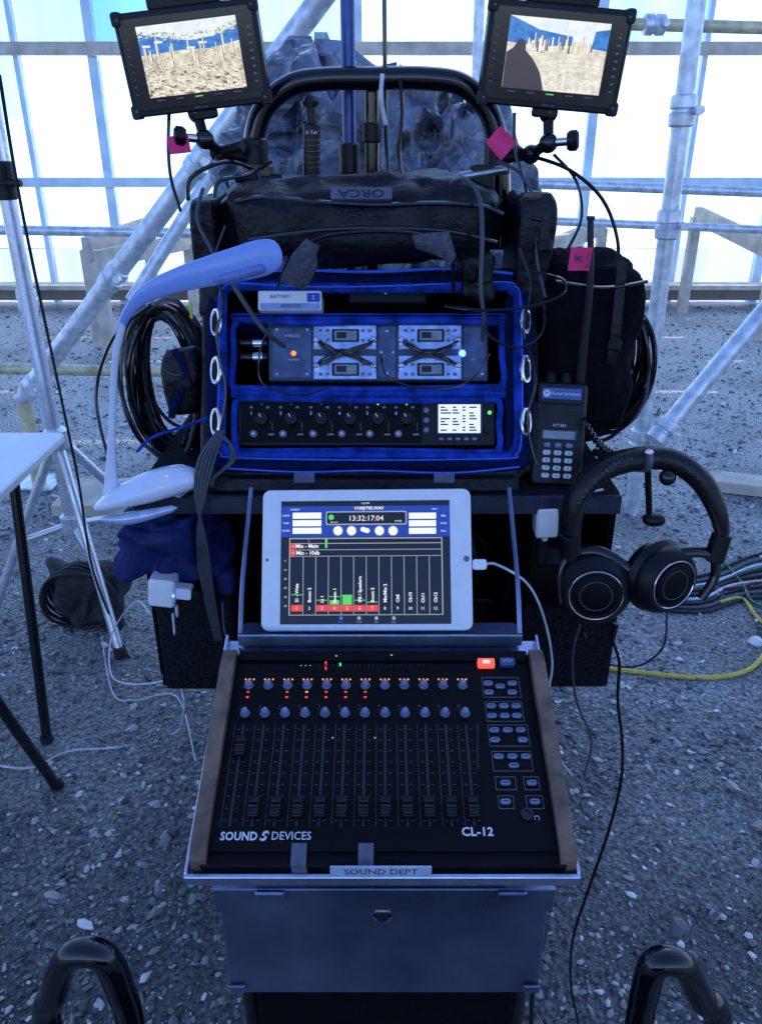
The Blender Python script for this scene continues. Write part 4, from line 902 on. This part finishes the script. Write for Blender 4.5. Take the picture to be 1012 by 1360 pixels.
mb=MB(); mb.tube([W(790,600,1.0),W(820,615,.93),W(858,622,.88),W(862,600,.87)],.005,DULL,seg=10); mb.tube([W(860,625,.885),W(862,690,.90)],.004,BP,seg=10,sub=1); mb.blob(W(868,690,.885),.014,.010,.008,BP,e=.8,nu=16,nv=10); mb.blob(W(886,634,.87),.010,.010,.010,BG,e=1,nu=16,nv=10); solo(mb,'headphone_hook','black and metal clamp hook fixed to the cart edge','hook')
mb=MB(); a=W(775,560,.95);b_=W(850,605,.90); pts=[]
for k in range(90):
    t=k/89; c=a.lerp(b_,t)-V((0,0,.02*math.sin(math.pi*t))); pts.append(c+V((.0,.006*math.cos(k*1.2),.006*math.sin(k*1.2))))
mb.tube(pts,.0016,BG,seg=5,sub=2); solo(mb,'coiled_cord','black coiled cord strung across to the hook','cord')
# ================================================================ SMALL THINGS BELOW SHELF
mb=MB(); a=W(232,718,.935); mb.blob(a,.060,.045,.042,BLUEC,e=.5,amp=.030,fr=34,nu=160,nv=110,mode='fold',seed=6); solo(mb,'blue_cloth_bag','folded dark blue cloth bag stuffed under the shelf','bag',angle=60)
pouch(285,762,312,792,.90,.03,BLUEC,'blue_glove','small folded blue cloth in the pocket',amp=.004)
mb=MB(); f=Frame(W(214,790,.875),(1,0,-.12),(.12,0,1)); mb.M=f.M; mb.plate(0,0,.034,.040,-.03,0,WP,r=.005,b=.003); mb.plate(.026,.0,.022,.016,-.022,-.006,WP,r=.003); mb.plate(.040,0,.016,.009,-.018,-.009,BP,r=.002); mb.lathe((.016,.0,0),(0,0,1),[(0,.0018),(.001,.0012)],EB,8); solo(mb,'usb_charger','white USB charger with blue light and plugged lead','charger')
mb=MB(); f=Frame(W(727,696,.90),(1,0,.05),(-.05,0,1)); mb.M=f.M; mb.plate(0,0,.028,.042,-.028,0,WP,r=.004,b=.003); mb.cyl((0,-.02,-.014),(.0,-.030,-.014),.004,WP); solo(mb,'power_adapter','white power adapter hanging under the shelf','power adapter')
def cable(pts,r,m,name='cable',label='loose black cable hanging from the gear',g=None):
    mb=MB(); mb.tube([W(*p) if len(p)==3 else G(p[0],p[1],.006) for p in pts],r,m,seg=7,sub=6); solo(mb,name,label,'cable',None,g)
gp='loose cables on the cart'
for k in range(5):
    cable([(298-k*2,572,.92),(285-k*5,610,.90),(272-k*3,660,.885),(262+k*3,720,.885),(272+k*3,790,.89),(287+k*2,850,.90)],.0019,CABG,label='grey cable looping down the bag side',g=gp)
for j in range(2): cable([(292,575+j*4,.91),(306,590,.90),(308+j*4,610,.90),(292,628,.895),(276,640,.895)],.0019,CABG,label='short grey cable loop at the bag foot',g=gp)
cable([(310,378,.94),(330,410,.92),(352,440,.915),(378,460,.95)],.0028,CABG,label='thick grey cable plugged into the receiver rack',g=gp)
cable([(598,244,1.02),(618,238,1.0),(636,262,.98),(640,310,.955),(638,380,.94),(642,420,.94),(640,452,.96)],.0026,CABG,label='grey cable arching over the top pouch to the rack',g=gp)
cable([(590,405,.96),(640,412,.935),(700,408,.93),(745,392,.94),(748,372,.96),(705,360,.98)],.0018,BG,label='thin black cable along the bag rim',g=gp)
cable([(225,150,1.1),(224,200,1.09),(228,240,1.08),(240,280,1.06)],.0022,BG,label='black cable dropping from a monitor',g=gp)
cable([(285,262,1.0),(292,240,1.01),(330,232,1.05),(360,215,1.1)],.0024,BG,label='black cable curving over the pouch',g=gp)
cable([(250,265,1.0),(255,235,1.02),(300,215,1.06),(335,225,1.1),(350,250,1.08)],.0026,BG,label='black cable curving over the pouch',g=gp)
cable([(683,150,1.1),(684,200,1.09),(698,250,1.07),(700,300,1.03)],.0022,BG,label='black cable dropping from a monitor',g=gp)
cable([(698,205,1.1),(755,225,1.1),(800,265,1.1),(820,320,1.1),(818,365,1.1)],.0024,BG,label='black cable arching out to the side pocket',g=gp)
cable([(735,205,1.1),(765,240,1.1),(772,290,1.08),(750,340,1.06),(730,400,1.04)],.002,BG,label='black cable hanging beside the radio',g=gp)
cable([(660,215,1.1),(690,230,1.08),(715,280,1.04),(712,340,1.01),(724,395,1.0)],.002,CABG,label='grey cable hanging beside the bag',g=gp)
cable([(300,300,1.0),(285,350,.98),(296,400,.95),(288,450,.94),(300,520,.93),(292,575,.92)],.0018,BG,label='thin black cable down the bag edge',g=gp)
cable([(690,330,1.0),(705,380,.97),(695,440,.95),(712,500,.95),(700,560,.94),(712,620,.93)],.0018,BG,label='thin black cable down the bag edge',g=gp)
cable([(270,250,1.02),(262,290,1.0),(280,330,.98),(300,372,.96)],.0022,CABG,label='grey cable draped beside the top pouch',g=gp)
cable([(505,470,.955),(515,500,.93),(560,515,.925),(620,508,.93),(650,470,.95)],.0013,BG,label='thin black cable sagging across the divider',g=gp)
cable([(360,430,.95),(345,470,.935),(350,510,.93),(400,524,.925),(440,512,.93)],.0013,BG,label='thin black cable sagging across the divider',g=gp)
cable([(510,-40,1.2),(511,60,1.2),(512,150,1.2),(516,245,1.16)],.003,BG,label='black cable running up the mast',g=gp)
cable([(532,105,1.14),(534,150,1.145),(530,200,1.15),(536,240,1.15)],.0026,BG,label='short black cable wrapped round the handle',g=gp)
cable([(508,98,1.14),(506,130,1.14),(512,165,1.15)],.0028,CABW,label='white tie hanging from the handle',g=gp)
cable([(640,430,.95),(655,450,.94),(690,462,.93),(720,440,.95),(722,400,.97)],.0018,BG,label='thin black cable from the rack to the radio side',g=gp)
cable([(182,600,.93),(205,580,.93),(250,565,.93),(275,555,.93)],.002,BLUE,label='blue cable along the shelf',g=gp)
cable([(200,405,1.0),(150,450,1.02),(128,530,1.02),(150,630,.98)],.0022,BG,label='black cable bowing out past the lamp',g=gp)
cable([(330,870,.74),(318,862,.75),(300,842,.80),(296,800,.86)],.0018,CABG,label='thin cable beside the tablet bracket',g=gp)
cable([(230,815,.90),(232,870,.92),(215,905,1.0),(150,900,1.25),(150,840,1.5),(180,800,1.3),(200,815,.95)],.0017,CABW,label='thin white cable looping beside the cart',g=gp)
cable([(235,805,.90),(240,900,.95),(245,945,1.0),(230,975),(160,992),(90,998),(40,1020),(-30,1012)],.0024,CABW,'ground_cable','white cable trailing across the gravel','cables on the ground')
cable([(135,845),(150,920),(180,930),(235,925),(260,1010)],.002,CABW,'ground_cable','thin pale cable looping on the gravel','cables on the ground')
cable([(792,885),(850,893),(930,900),(985,893),(1012,872),(1030,835)],.007,CABY,'ground_cable','thick yellow power cable on the gravel','cables on the ground')
for k in range(9): cable([(870,770+k*5),(930,765+k*6),(965,752+k*6+3*math.sin(k)),(1000,738+k*7),(1060,724+k*9)],.0055,(RUB,CABG,CABW)[k%3] if k%4 else RUB,'ground_cable','cable run across the gravel','cables on the ground')
cable([(880,778),(930,783),(975,780),(1012,772),(1060,775)],.005,CABR,'ground_cable','red cable across the gravel','cables on the ground')
cable([(900,790),(945,772),(985,760),(1030,748)],.0045,CABGR,'ground_cable','thin green cable on the gravel','cables on the ground')
cable([(960,745),(985,775),(1000,800),(1040,810)],.0045,CABGR,'ground_cable','thin green cable on the gravel','cables on the ground')
cable([(955,800),(985,795),(1005,820),(1040,850)],.006,CABY,'ground_cable','thin yellow cable on the gravel','cables on the ground')
cable([(0,100,1.6),(30,280,1.75),(80,520,1.9),(105,640,2.0),(125,760,2.0),(170,870),(200,905)],.0035,RUB,'stand_cable','black cable running down the light stand')
cable([(745,770,.88),(752,700,.875),(770,660,.88),(800,650,.90)],.0015,CABW,label='thin white cable behind the headphones',g=gp)
cable([(770,830,.86),(760,870,.87),(765,930,.9),(785,985,1.0),(775,1030,1.2)],.0017,CABG,label='thin grey cable hanging beneath the headphones',g=gp)
cable([(885,815,.84),(880,860,.86),(845,885,.9),(800,878,.93),(775,840,.9)],.0015,CABG,label='thin grey cable hanging beneath the headphones',g=gp)
cable([(708,1148,.62),(720,1190,.60),(722,1240,.60),(708,1310,.62),(705,1400,.62)],.003,BG,label='black cable dropping from the tray side',g=gp)
mb=MB(); 
for k in range(14):
    x=random.uniform(-.14,.14); mb.tube([V((x,1.0,.82)),V((x+random.uniform(-.04,.04),.97,.86)),V((x+random.uniform(-.08,.08),1.0,.90)),V((x+random.uniform(-.1,.1),1.05,.83))],.0028,RUB if k%2 else CABG,seg=6)
solo(mb,'stored_cables','tangle of black cables stored inside the cabinet','cables')
mb=MB(); mb.box((.235,1.02,.87),(.06,.12,.14),BP); mb.box((.235,.957,.90),(.05,.004,.05),BG); solo(mb,'battery_box','dark battery box standing inside the cabinet','battery')
# ================================================================ CHAIR
ch=thing('folding_chair','black tubular metal folding chair facing the cart','chair',(0,.25,0))
for pts in([(66,1375),(72,1320),(88,1275),(115,1264),(142,1275),(160,1315),(176,1375)],[(846,1375),(856,1320),(866,1285),(886,1275),(910,1287),(930,1325),(952,1375)]):
    mb=MB(); P=[W(u,v,.45) for u,v in pts]
    lo=P[0]+V((0,-.02,-.28)); hi=P[-1]+V((0,-.02,-.28))
    P=[V((lo.x,.42,.012)),V((lo.x,.43,.3)),lo]+P+[hi,V((hi.x,.38,.3)),V((hi.x,.36,.012))]
    mb.tube(P,.0125,BG,seg=16,sub=7); part(mb,'arm_frame',ch)
mb=MB(); mb.box((0,.22,.45),(.46,.40,.03),BF,r=.03,b=.01); part(mb,'seat',ch)
for x in(-.24,.24):
    mb=MB(); mb.tube([V((x,.10,.01)),V((x*.95,.03,.45)),V((x*.95,-.02,.80))],.0105,BG,seg=12); part(mb,'rear_leg',ch)
mb=MB(); mb.box((0,-.02,.72),(.46,.015,.18),BF,r=.01); part(mb,'backrest',ch)
# ================================================================ LIGHT, WORLD, CAMERA
EL=math.radians(34); AZ=math.radians(12)
sd=V((math.sin(AZ)*math.cos(EL),math.cos(AZ)*math.cos(EL),math.sin(EL)))
l=bpy.data.lights.new('sun','SUN'); l.energy=5; l.angle=math.radians(.5); l.color=(1,.97,.92)
lo=bpy.data.objects.new('sun',l); lo.rotation_euler=(-sd).to_track_quat('-Z','Y').to_euler(); lo.location=(0,0,8); link(lo)
w=bpy.data.worlds.new('World'); bpy.context.scene.world=w; w.use_nodes=True; N=w.node_tree.nodes;L=w.node_tree.links
bg=N['Background']; sk=N.new('ShaderNodeTexSky'); sk.sky_type='NISHITA'; sk.sun_disc=False; sk.sun_elevation=EL; sk.sun_rotation=AZ
mxx=N.new('ShaderNodeMix');mxx.data_type='RGBA';mxx.blend_type='MULTIPLY';mxx.inputs[0].default_value=1;mxx.inputs[7].default_value=(1.5,1.75,2.55,1)
L.new(sk.outputs[0],mxx.inputs[6]);L.new(mxx.outputs[2],bg.inputs['Color']); bg.inputs['Strength'].default_value=.145
cd=bpy.data.cameras.new('camera'); cd.sensor_fit='VERTICAL'; cd.sensor_height=36; cd.lens=36*F/1360; cd.clip_start=.02; cd.clip_end=500
co=bpy.data.objects.new('camera',cd); co.location=CAM; co.rotation_euler=(math.radians(90)-TH,0,0); link(co)
sc_=bpy.context.scene; sc_.camera=co
sc_.view_settings.view_transform='Standard'; sc_.view_settings.look='None'; sc_.view_settings.exposure=0
